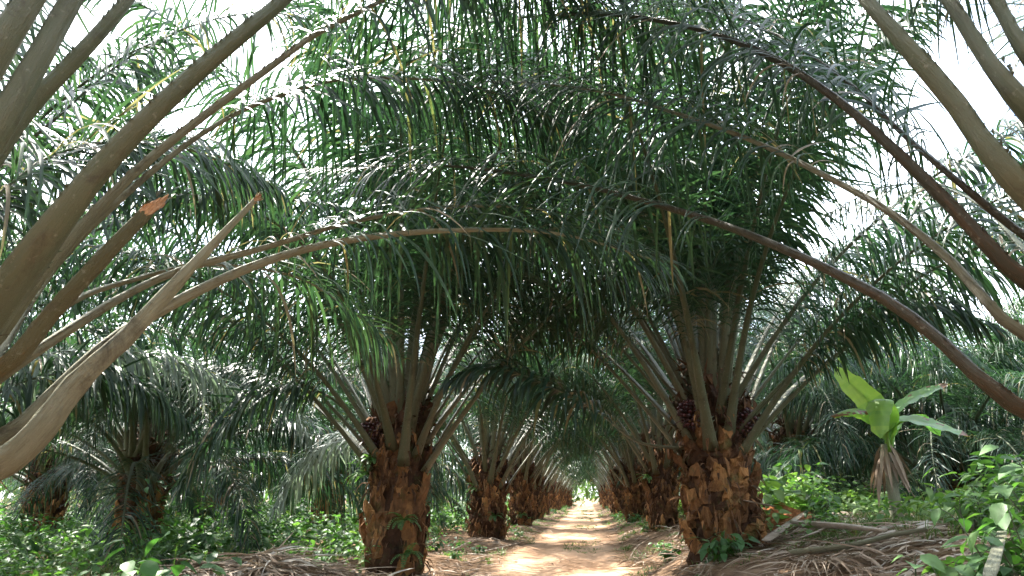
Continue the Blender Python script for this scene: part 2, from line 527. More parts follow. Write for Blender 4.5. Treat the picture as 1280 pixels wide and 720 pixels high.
# ------------------------------------------------------------------ frond library for ordinary palms
ELEV = [86, 78, 68, 57, 45, 32, 18]
LIB = {}          # (shape, class, variant) -> meshes
BENDS = {'mid': ([62, 78, 90, 98, 98, 94, 88], [4.8, 5.5, 6.0, 6.2, 6.2, 5.8, 5.4], [1.9, 1.7, 1.6, 1.5, 1.45, 1.4, 1.3], 0.24),
         'fall': ([70, 88, 104, 116, 118, 110, 96], [4.8, 5.4, 5.9, 6.1, 6.0, 5.6, 5.2], [1.6, 1.45, 1.35, 1.25, 1.2, 1.2, 1.2], 0.22),
         'vase': ([58, 66, 72, 74, 74, 70, 66], [4.9, 5.8, 6.3, 6.5, 6.4, 6.0, 5.6], [2.0, 1.8, 1.7, 1.65, 1.65, 1.6, 1.5], 0.245)}
for shape, (bends, lens, pows, st_) in BENDS.items():
    for ci, e0 in enumerate(ELEV):
        for v in range(3):
            rr = random.Random(ci * 10 + v)
            bend = bends[ci] + rr.uniform(-9, 9)
            ln = lens[ci] * rr.uniform(0.94, 1.06)
            P = arc(e0, bend, ln, twist=rr.uniform(-0.3, 0.3), p=pows[ci])
            brown = [0.0, 0.01, 0.015, 0.02, 0.04, 0.10, 0.25][ci]
            tb = [0.14, 0.07, 0.03, 0, 0, 0, 0.02][ci]
            ra, lf = frond_geo(P, 100 + ci * 10 + v, nl=125, L0=0.97, wid=0.031, droop=2.8, start=st_, brown=brown, tonebias=tb)
            LIB[shape, ci, v] = (ra.mesh('frond_stalk', M['petiole']), lf.mesh('frond_leaflets', M['leaf']))
            ra, lf = frond_geo(P, 200 + ci * 10 + v, nl=54, L0=0.97, droop=2.8, start=st_, spines=False, vfold=0, nseg=4, wid=0.06, brown=brown, nside=5, tonebias=tb)
            mb = MB()
            mb.merge(ra, 0)
            mb.merge(lf, 1)
            LIB['far' + shape, ci, v] = mb.mesh('far_frond', [M['petiole'], M['leaf']])


# ------------------------------------------------------------------ trunks
def trunk_mesh(seed, H=2.0, r0=0.36, r1=0.46, nboots=110, flap=False, size=1.0, mats=None):
    rng = np.random.default_rng(seed)
    mb = MB()
    # core
    nz, ns = 26, 22
    zz = np.linspace(-0.35, H + 0.35, nz)
    ang = np.linspace(0, 2 * np.pi, ns, endpoint=False)
    rad = np.interp(zz, [-0.35, 0.0, 0.25, H * 0.55, H, H + 0.35], [r0 * 1.2, r0 * 1.08, r0, r0 * 0.98, r1 * 0.92, r1 * 0.45])
    rj = rad[:, None] * (1 + 0.07 * rng.normal(size=(nz, ns)))
    V = np.stack([rj * np.cos(ang), rj * np.sin(ang), np.broadcast_to(zz[:, None], (nz, ns))], -1)
    idx = np.arange(nz * ns).reshape(nz, ns)
    q = np.stack([idx[:-1], np.roll(idx[:-1], -1, 1), np.roll(idx[1:], -1, 1), idx[1:]], -1).reshape(-1, 4)
    mb.add(V.reshape(-1, 3), [q, idx[-1][None]], [np.clip(rng.normal(0.16, 0.06, len(q)), 0, 1), np.array([0.1])])
    # persistent leaf bases in a spiral
    for i in range(nboots):
        f = (i + 0.5) / nboots
        z = -0.05 + f * (H + 0.08)
        az = i * 2.39996 + rng.normal(0, 0.10)
        r = np.interp(z, zz, rad) * 0.93
        ln = (rng.uniform(0.20, 0.50) if not flap else rng.uniform(0.28, 0.75)) * size
        if f > 0.8:
            ln *= 0.8
        tilt = R(np.interp(f, [0, 0.3, 0.8, 1], [32, 22, 24, 40])) + rng.normal(0, 0.20) if not flap else rng.normal(R(10), R(8))
        wb = rng.uniform(0.08, 0.20) * size
        wt = wb * rng.uniform(0.15, 0.8)
        th = rng.uniform(0.045, 0.085) * size
        m = 6
        er = np.array([math.cos(az), math.sin(az), 0])
        et = np.array([-math.sin(az), math.cos(az), 0])
        et = nrm(et + np.array([0, 0, rng.normal(0, 0.16)]))
        s = np.linspace(0, 1, m)
        tl = tilt * (0.5 + 0.9 * s)
        dr = np.sin(tl) * ln / (m - 1)
        dz = np.cos(tl) * ln / (m - 1)
        cr = r + np.concatenate([[0], np.cumsum(dr[:-1])])
        cz = z + np.concatenate([[0], np.cumsum(dz[:-1])])
        cc = er[None] * cr[:, None] + np.array([0, 0, 1.0])[None] * cz[:, None]
        ww = np.interp(s, [0, 0.25, 1], [wb, wb * 0.95, wt])
        t = np.interp(s, [0, 0.4, 1], [th, th, th * rng.uniform(0.35, 0.8)])
        up = np.stack([np.cos(tl)[:, None] * er[None] - np.sin(tl)[:, None] * np.array([[0, 0, 1.0]])], 0)[0]
        prof = [(-1, -0.15), (-0.8, 0.35), (-0.3, 0.9), (0.3, 0.95), (0.8, 0.4), (1, -0.15), (0.5, -0.35), (-0.5, -0.35)]
        V = np.stack([cc + et[None] * (ww * a)[:, None] + up * (t * b)[:, None] for a, b in prof], 1)
        V = V + rng.normal(0, 0.014 * size, V.shape)
        # slanting ragged top cut
        V[-1] += np.array([0, 0, 1.0]) * rng.uniform(-0.10, 0.10, (len(prof), 1))
        k = len(prof)
        ii = np.arange(m * k).reshape(m, k)
        q = np.stack([ii[:-1], np.roll(ii[:-1], -1, 1), np.roll(ii[1:], -1, 1), ii[1:]], -1).reshape(-1, 4)
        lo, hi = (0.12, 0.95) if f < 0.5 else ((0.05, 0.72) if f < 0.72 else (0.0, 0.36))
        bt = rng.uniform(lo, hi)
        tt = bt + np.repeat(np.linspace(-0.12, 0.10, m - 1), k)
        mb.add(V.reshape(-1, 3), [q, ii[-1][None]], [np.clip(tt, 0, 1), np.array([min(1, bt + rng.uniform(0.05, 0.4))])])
    # hanging fibres and scraps
    n = 420
    az = rng.uniform(0, 2 * np.pi, n)
    z = rng.uniform(0.05, H + 0.15, n)
    r = np.interp(z, zz, rad) * 1.12 + rng.uniform(0, 0.06, n)
    P0 = np.stack([r * np.cos(az), r * np.sin(az), z], 1)
    D = np.stack([np.cos(az) * 0.8, np.sin(az) * 0.8, rng.uniform(-0.9, 0.5, n)], 1)
    W = np.stack([-np.sin(az), np.cos(az), rng.normal(0, 0.5, n)], 1)
    strips(mb, P0, D, W, rng.uniform(0.08, 0.3, n), rng.uniform(0.01, 0.05, n), rng.uniform(1, 3, n), rng.uniform(0.15, 0.75, n), nseg=3)
    return mb.mesh('palm_trunk', M['trunk'], smooth=False)


TRUNKS = [trunk_mesh(3, 2.0, 0.34, 0.45, 100, flap=True), trunk_mesh(5, 1.8, 0.40, 0.45, 95), trunk_mesh(8, 2.1, 0.36, 0.47, 110),
          trunk_mesh(12, 1.9, 0.37, 0.45, 90)]
TRUNK_H = [2.0, 1.8, 2.1, 1.9]


def fruit_mesh(seed, n=120):
    rng = np.random.default_rng(seed)
    mb = MB()
    # octa-ish ovoid
    oct_v = np.array([[1, 0, 0], [0, 1, 0], [-1, 0, 0], [0, -1, 0], [0, 0, 1.5], [0, 0, -1.0], [.72, .72, .5], [-.72, .72, .5], [-.72, -.72, .5], [.72, -.72, .5]])
    F3 = np.array([[0, 6, 4], [6, 1, 4], [1, 7, 4], [7, 2, 4], [2, 8, 4], [8, 3, 4], [3, 9, 4], [9, 0, 4], [0, 5, 6], [6, 5, 1], [1, 5, 7], [7, 5, 2], [2, 5, 8], [8, 5, 3], [3, 5, 9], [9, 5, 0]])
    for i in range(n):
        ph = i * 2.39996
        cz = 1 - 2 * (i + 0.5) / n
        rr = math.sqrt(1 - cz * cz)
        d = np.array([rr * math.cos(ph), rr * math.sin(ph), cz])
        c = d * np.array([0.13, 0.13, 0.17]) * rng.uniform(0.9, 1.08)
        zax = nrm(d + rng.normal(0, 0.25, 3))
        x = nrm(np.cross(zax, [0.3, 0.5, 0.81]))
        y = np.cross(zax, x)
        s = rng.uniform(0.017, 0.026)
        V = c + (oct_v[:, :1] * x + oct_v[:, 1:2] * y + oct_v[:, 2:] * zax) * s
        t = np.full(16, rng.uniform(0.1, 0.8))
        mb.add(V, [F3], [t])
    m = 40
    d = nrm(rng.normal(size=(m, 3)))
    strips(mb, d * 0.12, d, nrm(rng.normal(size=(m, 3))), rng.uniform(0.06, 0.14, m), np.full(m, 0.012), np.full(m, 0.2), rng.uniform(0.4, 0.9, m), nseg=2)
    return mb.mesh('fruit_bunch', M['fruit'])


FRUIT = [fruit_mesh(1), fruit_mesh(2)]


def fibre_mesh(seed):
    """matted crown fibre and dead sheaths between the petiole bases"""
    rng = np.random.default_rng(seed)
    mb = MB()
    n = 260
    az = rng.uniform(0, 2 * np.pi, n)
    r = rng.uniform(0.10, 0.42, n)
    z = rng.uniform(-0.25, 0.35, n) + (0.4 - r) * 0.8
    P0 = np.stack([r * np.cos(az), r * np.sin(az), z], 1)
    D = np.stack([np.cos(az) * 0.6, np.sin(az) * 0.6, rng.uniform(-0.2, 1.4, n)], 1) + rng.normal(0, 0.3, (n, 3))
    W = np.stack([-np.sin(az), np.cos(az), rng.normal(0, 0.4, n)], 1)
    strips(mb, P0, D, W, rng.uniform(0.12, 0.45, n), rng.uniform(0.015, 0.08, n), rng.uniform(0.5, 2.5, n), rng.uniform(0.0, 0.9, n), nseg=3)
    return mb.mesh('crown_fibre', M['fibre'])


FIB = [fibre_mesh(1), fibre_mesh(2)]


def fern_mesh(seed):
    rng = np.random.default_rng(seed)
    mb = MB()
    for i in range(9):
        az = rng.uniform(-1.3, 1.3)
        e = rng.uniform(10, 60)
        P = arc(e, rng.uniform(70, 120), rng.uniform(0.22, 0.42), 7)
        ca, sa = math.cos(az), math.sin(az)
        P = np.stack([P[:, 0] * ca, P[:, 0] * sa, P[:, 2]], 1)
        C, ln = resample(P, 14)
        T, S, Nn = frames(C)
        for sd in (-1, 1):
            D = S * sd + T * 0.5
            strips(mb, C, D, T, np.interp(np.linspace(0, 1, 14), [0, .3, 1], [.03, .075, .02]), np.full(14, 0.022), np.full(14, 0.6),
                   np.clip(rng.normal(0.55, 0.15, 14), 0, 1), nseg=2)
    return mb.mesh('trunk_fern', M['weed'])


FERN = [fern_mesh(1), fern_mesh(2)]

# ------------------------------------------------------------------ palms
EVERY = []


def palm(x, y, label, group, res='mid', n=38, trunk=0, tsc=1.0, seed=0, skip=None, rot=None, fruits=0, ferns=0, fsc=1.0, z=None,
         emax=5, track=None, name='oil_palm', emin=0, sink=0.0, shape='mid', elow=22, rbase=0.36):
    rng = random.Random(seed * 7 + 11)
    gz = float(terrain(x, y)) if z is None else z
    root = bpy.data.objects.new(name, None)
    COL.objects.link(root)
    root.location = (x, y, gz - sink)
    root.empty_display_size = 0.3
    tag(root, label, 'palm tree', group)
    th = TRUNK_H[trunk] * tsc
    link('trunk', TRUNKS[trunk], root, rot=(0, 0, rng.uniform(0, 6.28)), scale=(1.0 * (0.6 + 0.4 * tsc), 1.0 * (0.6 + 0.4 * tsc), tsc))
    if res == 'mid':
        link('crown_fibre', FIB[seed % 2], root, (0, 0, th + 0.12), (0, 0, rng.uniform(0, 6.28)))
    a0 = rng.uniform(0, 6.28) if rot is None else rot
    for i in range(n):
        f = i / max(1, n - 1)
        e_target = 88 - (88 - elow) * f ** 0.8 + rng.uniform(-5, 5)
        ci = min(range(len(ELEV)), key=lambda k: abs(ELEV[k] - e_target))
        ci = max(emin, min(ci, emax))
        az = a0 + i * 2.39996 + rng.uniform(-0.14, 0.14)
        if track is not None and math.cos(az - track) > 0.25:
            ci = min(ci, 3)
        if skip and skip(az % (2 * math.pi), ELEV[ci]):
            continue
        rad = 0.07 + rbase * f
        hz = th + 0.16 - 0.80 * f ** 1.2
        loc = (rad * math.cos(az), rad * math.sin(az), hz)
        s = rng.uniform(0.92, 1.07) * fsc
        v = rng.randrange(3)
        rt = (rng.uniform(-0.12, 0.12), rng.uniform(-0.08, 0.08), az)
        if res == 'mid':
            ra, lf = LIB[shape, ci, v]
            o = link('frond', ra, root, loc, rt, (s, s, s))
            link('leaflets', lf, o)
        else:
            link('frond', LIB['far' + shape, ci, v], root, loc, rt, (s, s, s))
    for k in range(fruits):
        az = FRUIT_AZ[k]
        link('fruit_bunch', FRUIT[k % 2], root, (0.46 * math.cos(az), 0.46 * math.sin(az), th - 0.12 - 0.1 * (k % 2)), (0.3, 0.2, az), (1.15, 1.15, 1.1))
    for k in range(ferns):
        az = rng.uniform(-2.7, -0.4)
        hz = rng.uniform(0.15, th * 0.75)
        link('fern', FERN[k % 2], root, (0.45 * math.cos(az), 0.45 * math.sin(az), hz), (0, 0, az))
    EVERY.append((x, y))
    return root


FRUIT_AZ = [R(-118), R(-22), R(-75), R(200)]


def frond_pix(root, pts, seed, tip=None, pal='petiole', mat=None, **kw):
    """one particular frond of a palm: world points, given where the photo shows them and how far off they are"""
    P = [at(*p) if len(p) == 3 else np.array(p[1:4]) for p in pts]
    off = np.array(root.location)
    P = np.array(P) - off
    ra, lf = frond_geo(P, seed, **kw)
    o = link('frond', ra.mesh('frond_stalk', M[pal]), root)
    link('leaflets', lf.mesh('frond_leaflets', mat or M['leaf']), o)
    return o


def W3(x, y, z):
    return ('w', x, y, z)


# ------------------------------------------------------------------ sky, sun, camera
SUN_EL, SUN_AZ = R(58), R(-52)      # azimuth from +Y towards +X
sd = Vector((math.sin(SUN_AZ) * math.cos(SUN_EL), math.cos(SUN_AZ) * math.cos(SUN_EL), math.sin(SUN_EL)))
w = bpy.data.worlds.new("World")
SC.world = w
w.use_nodes = True
nt = w.node_tree
for n_ in list(nt.nodes):
    nt.nodes.remove(n_)
wo = N(nt, 'ShaderNodeOutputWorld')
bg = N(nt, 'ShaderNodeBackground')
sky = N(nt, 'ShaderNodeTexSky', sky_type='NISHITA')
sky.sun_disc = False
sky.sun_elevation = SUN_EL
sky.sun_rotation = SUN_AZ
sky.air_density = 1.0
sky.dust_density = 3.0
sky.ozone_density = 1.0
tc = N(nt, 'ShaderNodeTexCoord')
cn = noise_tex(nt, 2.2, 6, 0.6, tc.outputs['Generated'], 0.3)
cf = ramp(nt, cn.outputs['Fac'], [(0.40, (0, 0, 0)), (0.58, (1, 1, 1))])
skc = mixc(nt, cf, sky.outputs[0], (7.7, 8.4, 9.2))
nt.links.new(skc, bg.inputs['Color'])
bg.inputs['Strength'].default_value = 0.125
nt.links.new(bg.outputs[0], wo.inputs['Surface'])

sl = bpy.data.lights.new('sun', 'SUN')
sl.energy = 4.6
sl.angle = R(0.6)
sl.color = (1.0, 0.95, 0.86)
so = bpy.data.objects.new('sun', sl)
COL.objects.link(so)
so.location = (-20, 20, 40)
so.rotation_euler = sd.to_track_quat('Z', 'Y').to_euler()

cam = bpy.data.cameras.new('camera')
cam.sensor_width = 36.0
cam.lens = FPX / 1280 * 36.0
cam.clip_start = 0.05
cam.clip_end = 2000
co = bpy.data.objects.new('camera', cam)
COL.objects.link(co)
co.location = CAM
co.rotation_euler = (math.pi / 2 + PITCH, 0, YAW)
SC.camera = co

vs = SC.view_settings
SC.display_settings.display_device = 'sRGB'
vs.view_transform = 'Standard'
vs.look = 'None'
vs.exposure = 2.5
vs.gamma = 1.0
vs.use_curve_mapping = False
cy = SC.cycles
cy.max_bounces = 10
cy.diffuse_bounces = 5
cy.glossy_bounces = 3
cy.transmission_bounces = 6
cy.transparent_max_bounces = 4
cy.use_adaptive_sampling = True
cy.adaptive_threshold = 0.02
cy.use_denoising = True
cy.sample_clamp_indirect = 8.0
SC.render.use_persistent_data = False

# ------------------------------------------------------------------ ground and track
xs = np.concatenate([-np.geomspace(400, 7.2, 26), np.arange(-7, 7.01, 0.14), np.geomspace(7.2, 400, 26)])
ys = np.concatenate([-np.geomspace(200, 3.2, 16), np.arange(-3, 16, 0.16), np.geomspace(16, 1200, 90)])
X, Y = np.meshgrid(xs, ys)
nx, ny = len(xs), len(ys)
mb = MB()
idx = np.arange(nx * ny).reshape(ny, nx)
q = np.stack([idx[:-1, :-1], idx[:-1, 1:], idx[1:, 1:], idx[1:, :-1]], -1).reshape(-1, 4)
mb.add(np.stack([X, Y, terrain(X, Y)], -1).reshape(-1, 3), [q], [np.full(len(q), 0.5)])
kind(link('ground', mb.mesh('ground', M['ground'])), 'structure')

ry = np.concatenate([np.arange(-6, 16, 0.12), np.geomspace(16, 130, 170)])
cs = np.linspace(-1, 1, 25)
edge = 1.12 + 0.12 * np.sin(ry * 1.3) + 0.08 * np.sin(ry * 3.7 + 1) + 0.05 * np.sin(ry * 9.1)
edge2 = 1.12 + 0.12 * np.sin(ry * 1.1 + 2) + 0.08 * np.sin(ry * 4.1) + 0.05 * np.sin(ry * 8.3 + 1)
cx = ROADX + 0.10 * np.sin(ry * 0.21)
Xr = cx[:, None] + np.where(cs[None] < 0, cs[None] * edge[:, None], cs[None] * edge2[:, None])
Yr = np.broadcast_to(ry[:, None], Xr.shape)
Zr = terrain(Xr, Yr) + 0.012 - 0.012 * (np.abs(cs[None]) > 0.97)
mb = MB()
idx = np.arange(Xr.size).reshape(Xr.shape)
q = np.stack([idx[:-1, :-1], idx[:-1, 1:], idx[1:, 1:], idx[1:, :-1]], -1).reshape(-1, 4)
mb.add(np.stack([Xr, Yr, Zr], -1).reshape(-1, 3), [q], [np.full(len(q), 0.5)])
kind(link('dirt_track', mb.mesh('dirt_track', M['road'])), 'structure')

# ------------------------------------------------------------------ the two palms that frame the picture
TAU = 2 * math.pi


def near_skip(lo, hi):
    return lambda a, e: (lo <= a <= hi) if lo < hi else (a >= lo or a <= hi)


PL = palm(-3.05, 2.4, 'near oil palm at the left edge with two cut petioles and broad stalks', 'oil palms', n=30, trunk=3, seed=1, shape='vase', elow=40,
          skip=near_skip(R(285), R(112)), sink=0.75, emax=4)
PR = palm(2.65, 2.9, 'near oil palm at the right edge whose long dark petioles rise over the track', 'oil palms', n=30, trunk=1, seed=2, shape='vase', elow=40,
          skip=near_skip(R(72), R(262)), sink=1.35, emax=4)

def overhead(root, azs, cls, seed, hz, fsc=1.0):
    rg = random.Random(seed)
    for k, (a_, c_) in enumerate(zip(azs, cls)):
        ra, lf = LIB['vase', c_, k % 3]
        az = R(a_)
        s_ = fsc * rg.uniform(0.95, 1.08)
        o = link('frond', ra, root, (0.25 * math.cos(az), 0.25 * math.sin(az), hz + rg.uniform(-0.1, 0.1)), (rg.uniform(-0.1, 0.1), rg.uniform(-0.1, 0.1), az), (s_, s_, s_))
        link('leaflets', lf, o)



NEAR = dict(nl=150, L0=1.0, wid=0.027, nseg=7, vfold=0.3, nside=12, droop=2.3)
frond_pix(PL, [W3(-2.85, 2.45, 1.1), (0, 545, 2.6), (80, 472, 2.7), (160, 407, 2.85), (300, 336, 3.2), (420, 301, 3.6), (560, 287, 4.1), (700, 292, 4.6), (830, 328, 5.1)],
          11, base_w=0.115, start=0.47, pal='petiole_pale', **dict(NEAR, nl=88, ragged=0.25, wid=0.025))
frond_pix(PL, [W3(-2.8, 2.55, 1.3), (60, 425, 2.9), (200, 345, 3.3), (330, 308, 3.7), (450, 274, 4.2), (560, 258, 4.7), (680, 262, 5.2), (780, 290, 5.6)],
          12, base_w=0.085, start=0.40, pal='petiole_pale', **dict(NEAR, nl=85, ragged=0.25, wid=0.025))
frond_pix(PL, [W3(-2.75, 2.4, 1.5), (-40, 425, 2.45), (60, 292, 2.35), (130, 202, 2.35), (230, 102, 2.4), (330, 17, 2.5), (430, -60, 2.7), (600, -120, 3.2), (760, -100, 3.9), (900, -10, 4.6)],
          13, base_w=0.125, start=0.49, **NEAR)
frond_pix(PL, [W3(-2.8, 2.6, 1.45), (-20, 440, 2.8), (60, 330, 2.8), (180, 203, 2.9), (330, 88, 3.1), (420, 28, 3.3), (560, -25, 3.8), (720, -10, 4.4), (850, 65, 5.0)],
          14, base_w=0.075, start=0.44, pal='petiole_pale', **NEAR)
frond_pix(PL, [W3(-2.8, 2.8, 1.5), (60, 340, 3.2), (150, 247, 3.3), (250, 167, 3.5), (340, 122, 3.8), (450, 97, 4.2), (600, 110, 4.8), (720, 165, 5.3)],
          15, base_w=0.07, start=0.42, pal='petiole_pale', **NEAR)
frond_pix(PL, [W3(-2.85, 2.3, 1.9), (-40, 120, 2.1), (32, 5, 2.1), (100, -115, 2.15), (200, -360, 2.3), (340, -600, 2.6), (520, -700, 3.0)], 16, base_w=0.12, start=0.4, **NEAR)
frond_pix(PL, [W3(-2.8, 2.3, 1.75), (-60, 245, 2.2), (0, 152, 2.2), (85, 2, 2.25), (170, -150, 2.3), (280, -380, 2.5), (450, -560, 2.9), (650, -560, 3.4)], 17, base_w=0.12, start=0.4, **NEAR)
frond_pix(PL, [W3(-2.75, 2.4, 1.65), (-60, 285, 2.4), (20, 152, 2.45), (90, 76, 2.5), (150, 8, 2.55), (250, -120, 2.7), (400, -280, 3.1), (600, -330, 3.7), (780, -240, 4.4)],
          18, base_w=0.095, start=0.38, **NEAR)
frond_pix(PL, [W3(-3.0, 3.1, 1.9), (-30, 250, 4.1), (80, 138, 4.3), (160, 72, 4.5), (240, 32, 4.8), (340, 16, 5.2), (450, 42, 5.8)], 19, base_w=0.06, start=0.36, **dict(NEAR, nl=90, L0=0.7))
frond_pix(PL, [W3(-2.9, 2.7, 1.6), (-40, 290, 3.3), (30, 215, 3.5), (80, 188, 3.7), (130, 178, 3.9), (230, 185, 4.3), (340, 230, 4.7)], 20, base_w=0.07, start=0.35, pal='petiole_pale', **NEAR)
frond_pix(PL, [W3(-2.85, 2.8, 1.4), (30, 425, 3.0), (90, 375, 3.2), (160, 350, 3.5), (260, 330, 4.0), (380, 350, 4.6), (480, 420, 5.1)], 21, base_w=0.07, start=0.42, pal='petiole_pale', **dict(NEAR, nl=70, ragged=0.3, wid=0.025))


def stub(root, pts, w0, w1, pal, seed, cut, label=None):
    """a cut-off petiole: oblique ragged cut, its raw face a part of its own"""
    rg = np.random.default_rng(seed)
    P = np.array([at(*p) if len(p) == 3 else np.array(p[1:4]) for p in pts]) - np.array(root.location)
    n, k = 40, 28
    C, ln = resample(P, n)
    T, S, Nn = frames(C)
    s = np.linspace(0, 1, n)
    w = np.interp(s, [0, 0.3, 1], [w0, w0 * 0.8, w1])
    a = np.linspace(0, TAU, k, endpoint=False)
    ca, sa = np.cos(a), np.sin(a)
    sa = np.where(sa < 0, -np.abs(sa) ** 1.4, sa * 0.55 - 0.2 * np.abs(sa) * (np.abs(ca) < 0.7))
    wob_ = 1 + 0.05 * rg.normal(size=(n, k)) * (np.abs(ca) > 0.2)
    V = C[:, None, :] + S[:, None, :] * (w[:, None] * ca[None] * wob_)[..., None] + Nn[:, None, :] * (w[:, None] * 0.66 * sa[None] * wob_)[..., None]
    # the last rings are sheared so that the raw face looks down the track
    toward = nrm(np.array([2.2, -1.6, -0.9]))
    toward = nrm(toward - (toward @ T[-1]) * T[-1])
    for j in range(4):
        f = (j + 1) / 4
        off = -((V[n - 4 + j] - C[n - 4 + j]) @ toward) / w1 * cut * 0.5 * f + rg.normal(0, 0.006 * f, k)
        V[n - 4 + j] += T[-1] * off[:, None]
    idx = np.arange(n * k).reshape(n, k)
    q = np.stack([idx[:-1], np.roll(idx[:-1], -1, 1), np.roll(idx[1:], -1, 1), idx[1:]], -1).reshape(-1, 4)
    pc = np.stack([np.broadcast_to(ca * 0.08, (n, k)), np.broadcast_to(np.sin(a) * 0.08, (n, k)), np.broadcast_to((s * ln)[:, None], (n, k))], -1)
    mb = MB()
    mb.add(V.reshape(-1, 3), [q], [np.repeat(s[:-1], k)], 0, pc)
    o = link('cut_petiole', mb.mesh('cut_petiole', M[pal]), root)
    if label:
        o['label'] = label
    ring = V[-1]
    cen = ring.mean(0)
    rows = [cen + (ring - cen) * r_ + toward * 0.0 + T[-1] * (rg.normal(0, 0.004, (k, 1)) if r_ < 0.98 else 0) for r_ in (0.99, 0.8, 0.55, 0.3)]
    VV = np.vstack(rows + [cen[None]])
    ii = np.arange(4 * k).reshape(4, k)
    q = np.stack([ii[:-1], np.roll(ii[:-1], -1, 1), np.roll(ii[1:], -1, 1), ii[1:]], -1).reshape(-1, 4)
    tri = np.stack([ii[3], np.roll(ii[3], -1), np.full(k, 4 * k)], -1)
    m2 = MB()
    m2.add(VV, [q, tri], [np.clip(rg.normal(0.5, 0.2, len(q)), 0, 1), np.full(k, 0.45)], 0, VV * [1, 1, 1])
    pick = rg.integers(0, k, 14)
    strips(m2, ring[pick] - T[-1] * 0.01, np.repeat(T[-1:], 14, 0) + rg.normal(0, 0.25, (14, 3)), rg.normal(size=(14, 3)), rg.uniform(0.015, 0.05, 14), rg.uniform(0.002, 0.005, 14),
           rg.uniform(0, 0.6, 14), rg.uniform(0.2, 0.9, 14), nseg=3)
    link('cut_end', m2.mesh('cut_end', M['cut_wood'], smooth=False), o)
    return o


stub(PL, [W3(-2.75, 2.4, 1.3), (0, 462, 2.35), (60, 396, 2.35), (130, 320, 2.36), (193, 254, 2.4)], 0.060, 0.038, 'petiole_rust', 1, 0.17, 'rust orange cut petiole with a bright raw end')
stub(PL, [W3(-2.8, 2.4, 1.05), (0, 578, 2.45), (100, 472, 2.5), (160, 417, 2.55), (230, 342, 2.6), (322, 246, 2.7)], 0.115, 0.017, 'petiole_pale', 2, 0.07, 'pale cut petiole ending in a thin splintered tip')

frond_pix(PR, [W3(2.45, 2.95, 1.1), (1280, 508, 2.95), (1190, 432, 3.05), (1100, 366, 3.2), (960, 300, 3.6), (850, 262, 4.0), (700, 225, 4.5), (540, 206, 5.0), (400, 214, 5.5)],
          31, base_w=0.105, start=0.40, pal='petiole_shaded', **dict(NEAR, nl=110, ragged=0.2, wid=0.025))
frond_pix(PR, [W3(2.45, 2.95, 1.35), (1280, 415, 3.0), (1200, 332, 3.1), (1120, 267, 3.25), (1050, 227, 3.45), (950, 178, 3.8), (850, 142, 4.2), (740, 112, 4.7), (600, 102, 5.2), (480, 125, 5.6)],
          32, base_w=0.075, start=0.33, pal='petiole_pale', **NEAR)
frond_pix(PR, [W3(2.4, 2.9, 1.5), (1290, 354, 2.95), (1200, 263, 3.0), (1100, 166, 3.1), (1040, 116, 3.25), (960, 67, 3.5), (860, 32, 3.9), (740, 17, 4.4), (600, 30, 5.0), (500, 70, 5.4)],
          33, base_w=0.095, start=0.34, pal='petiole_shaded', **NEAR)
frond_pix(PR, [W3(2.65, 3.2, 1.7), (1275, 287, 3.6), (1200, 226, 3.7), (1130, 166, 3.9), (1060, 101, 4.1), (970, 42, 4.5), (860, 5, 5.0), (740, 20, 5.5)], 34, base_w=0.075, start=0.3, pal='petiole_shaded', **NEAR)
frond_pix(PR, [W3(2.4, 2.8, 1.7), (1292, 247, 2.6), (1200, 131, 2.6), (1140, 61, 2.6), (1090, 2, 2.65), (1010, -85, 2.8), (900, -150, 3.2), (760, -160, 3.7), (620, -100, 4.2), (520, -5, 4.7)],
          35, base_w=0.115, start=0.4, **NEAR)
frond_pix(PR, [W3(2.45, 2.8, 1.8), (1296, 147, 2.55), (1240, 76, 2.55), (1187, -5, 2.6), (1100, -115, 2.7), (980, -220, 3.0), (820, -260, 3.4), (660, -190, 4.0)], 36, base_w=0.105, start=0.4, **NEAR)
frond_pix(PR, [W3(2.5, 2.75, 1.9), (1316, 105, 2.5), (1255, 12, 2.5), (1195, -85, 2.55), (1090, -200, 2.8), (950, -270, 3.2)], 37, base_w=0.10, start=0.42, **NEAR)
frond_pix(PR, [W3(2.65, 3.2, 1.5), (1290, 320, 4.0), (1235, 262, 4.3), (1170, 232, 4.7), (1100, 235, 5.2), (1030, 270, 5.8)], 38, base_w=0.06, start=0.35, **dict(NEAR, nl=45, L0=0.5))

# ------------------------------------------------------------------ the avenue
FRUIT_AZ = [R(-135), R(-38), R(-80), R(200)]
PA = palm(-2.72, 10.0, 'tall vase-shaped oil palm with ragged orange trunk, first left of the track', 'oil palms', trunk=0, seed=3, n=42, ferns=4, fruits=1, emax=4, shape='vase', elow=41, track=0.0)
PB = palm(1.72, 9.6, 'stout oil palm with shaggy trunk and dark red fruit, first standing right of the track', 'oil palms', trunk=1, seed=4, n=42, fruits=2, emax=4, shape='vase', elow=41, track=math.pi)
overhead(PA, [-92, -66, -44, -22, 4, -110, -34], [2, 1, 2, 1, 2, 2, 0], 6, 2.0, 1.16)
overhead(PB, [-88, -114, -136, -158, 176, -70, -146], [2, 1, 2, 1, 2, 2, 0], 7, 1.8, 1.16)
frond_pix(PA, [W3(-2.95, 9.85, 1.75), (425, 505, 9.5), (372, 482, 9.2), (310, 500, 8.9), (255, 560, 8.7), (225, 610, 8.6)], 41, nl=95, L0=0.8, base_w=0.07, start=0.3)
frond_pix(PA, [W3(-2.95, 10.3, 1.7), (455, 552, 11.2), (425, 548, 11.6), (380, 582, 11.9), (345, 636, 12.0)], 42, nl=95, L0=0.85, base_w=0.06, start=0.25, tonebias=0.1, mat=M['leaf_sheen'], droop=3.2)
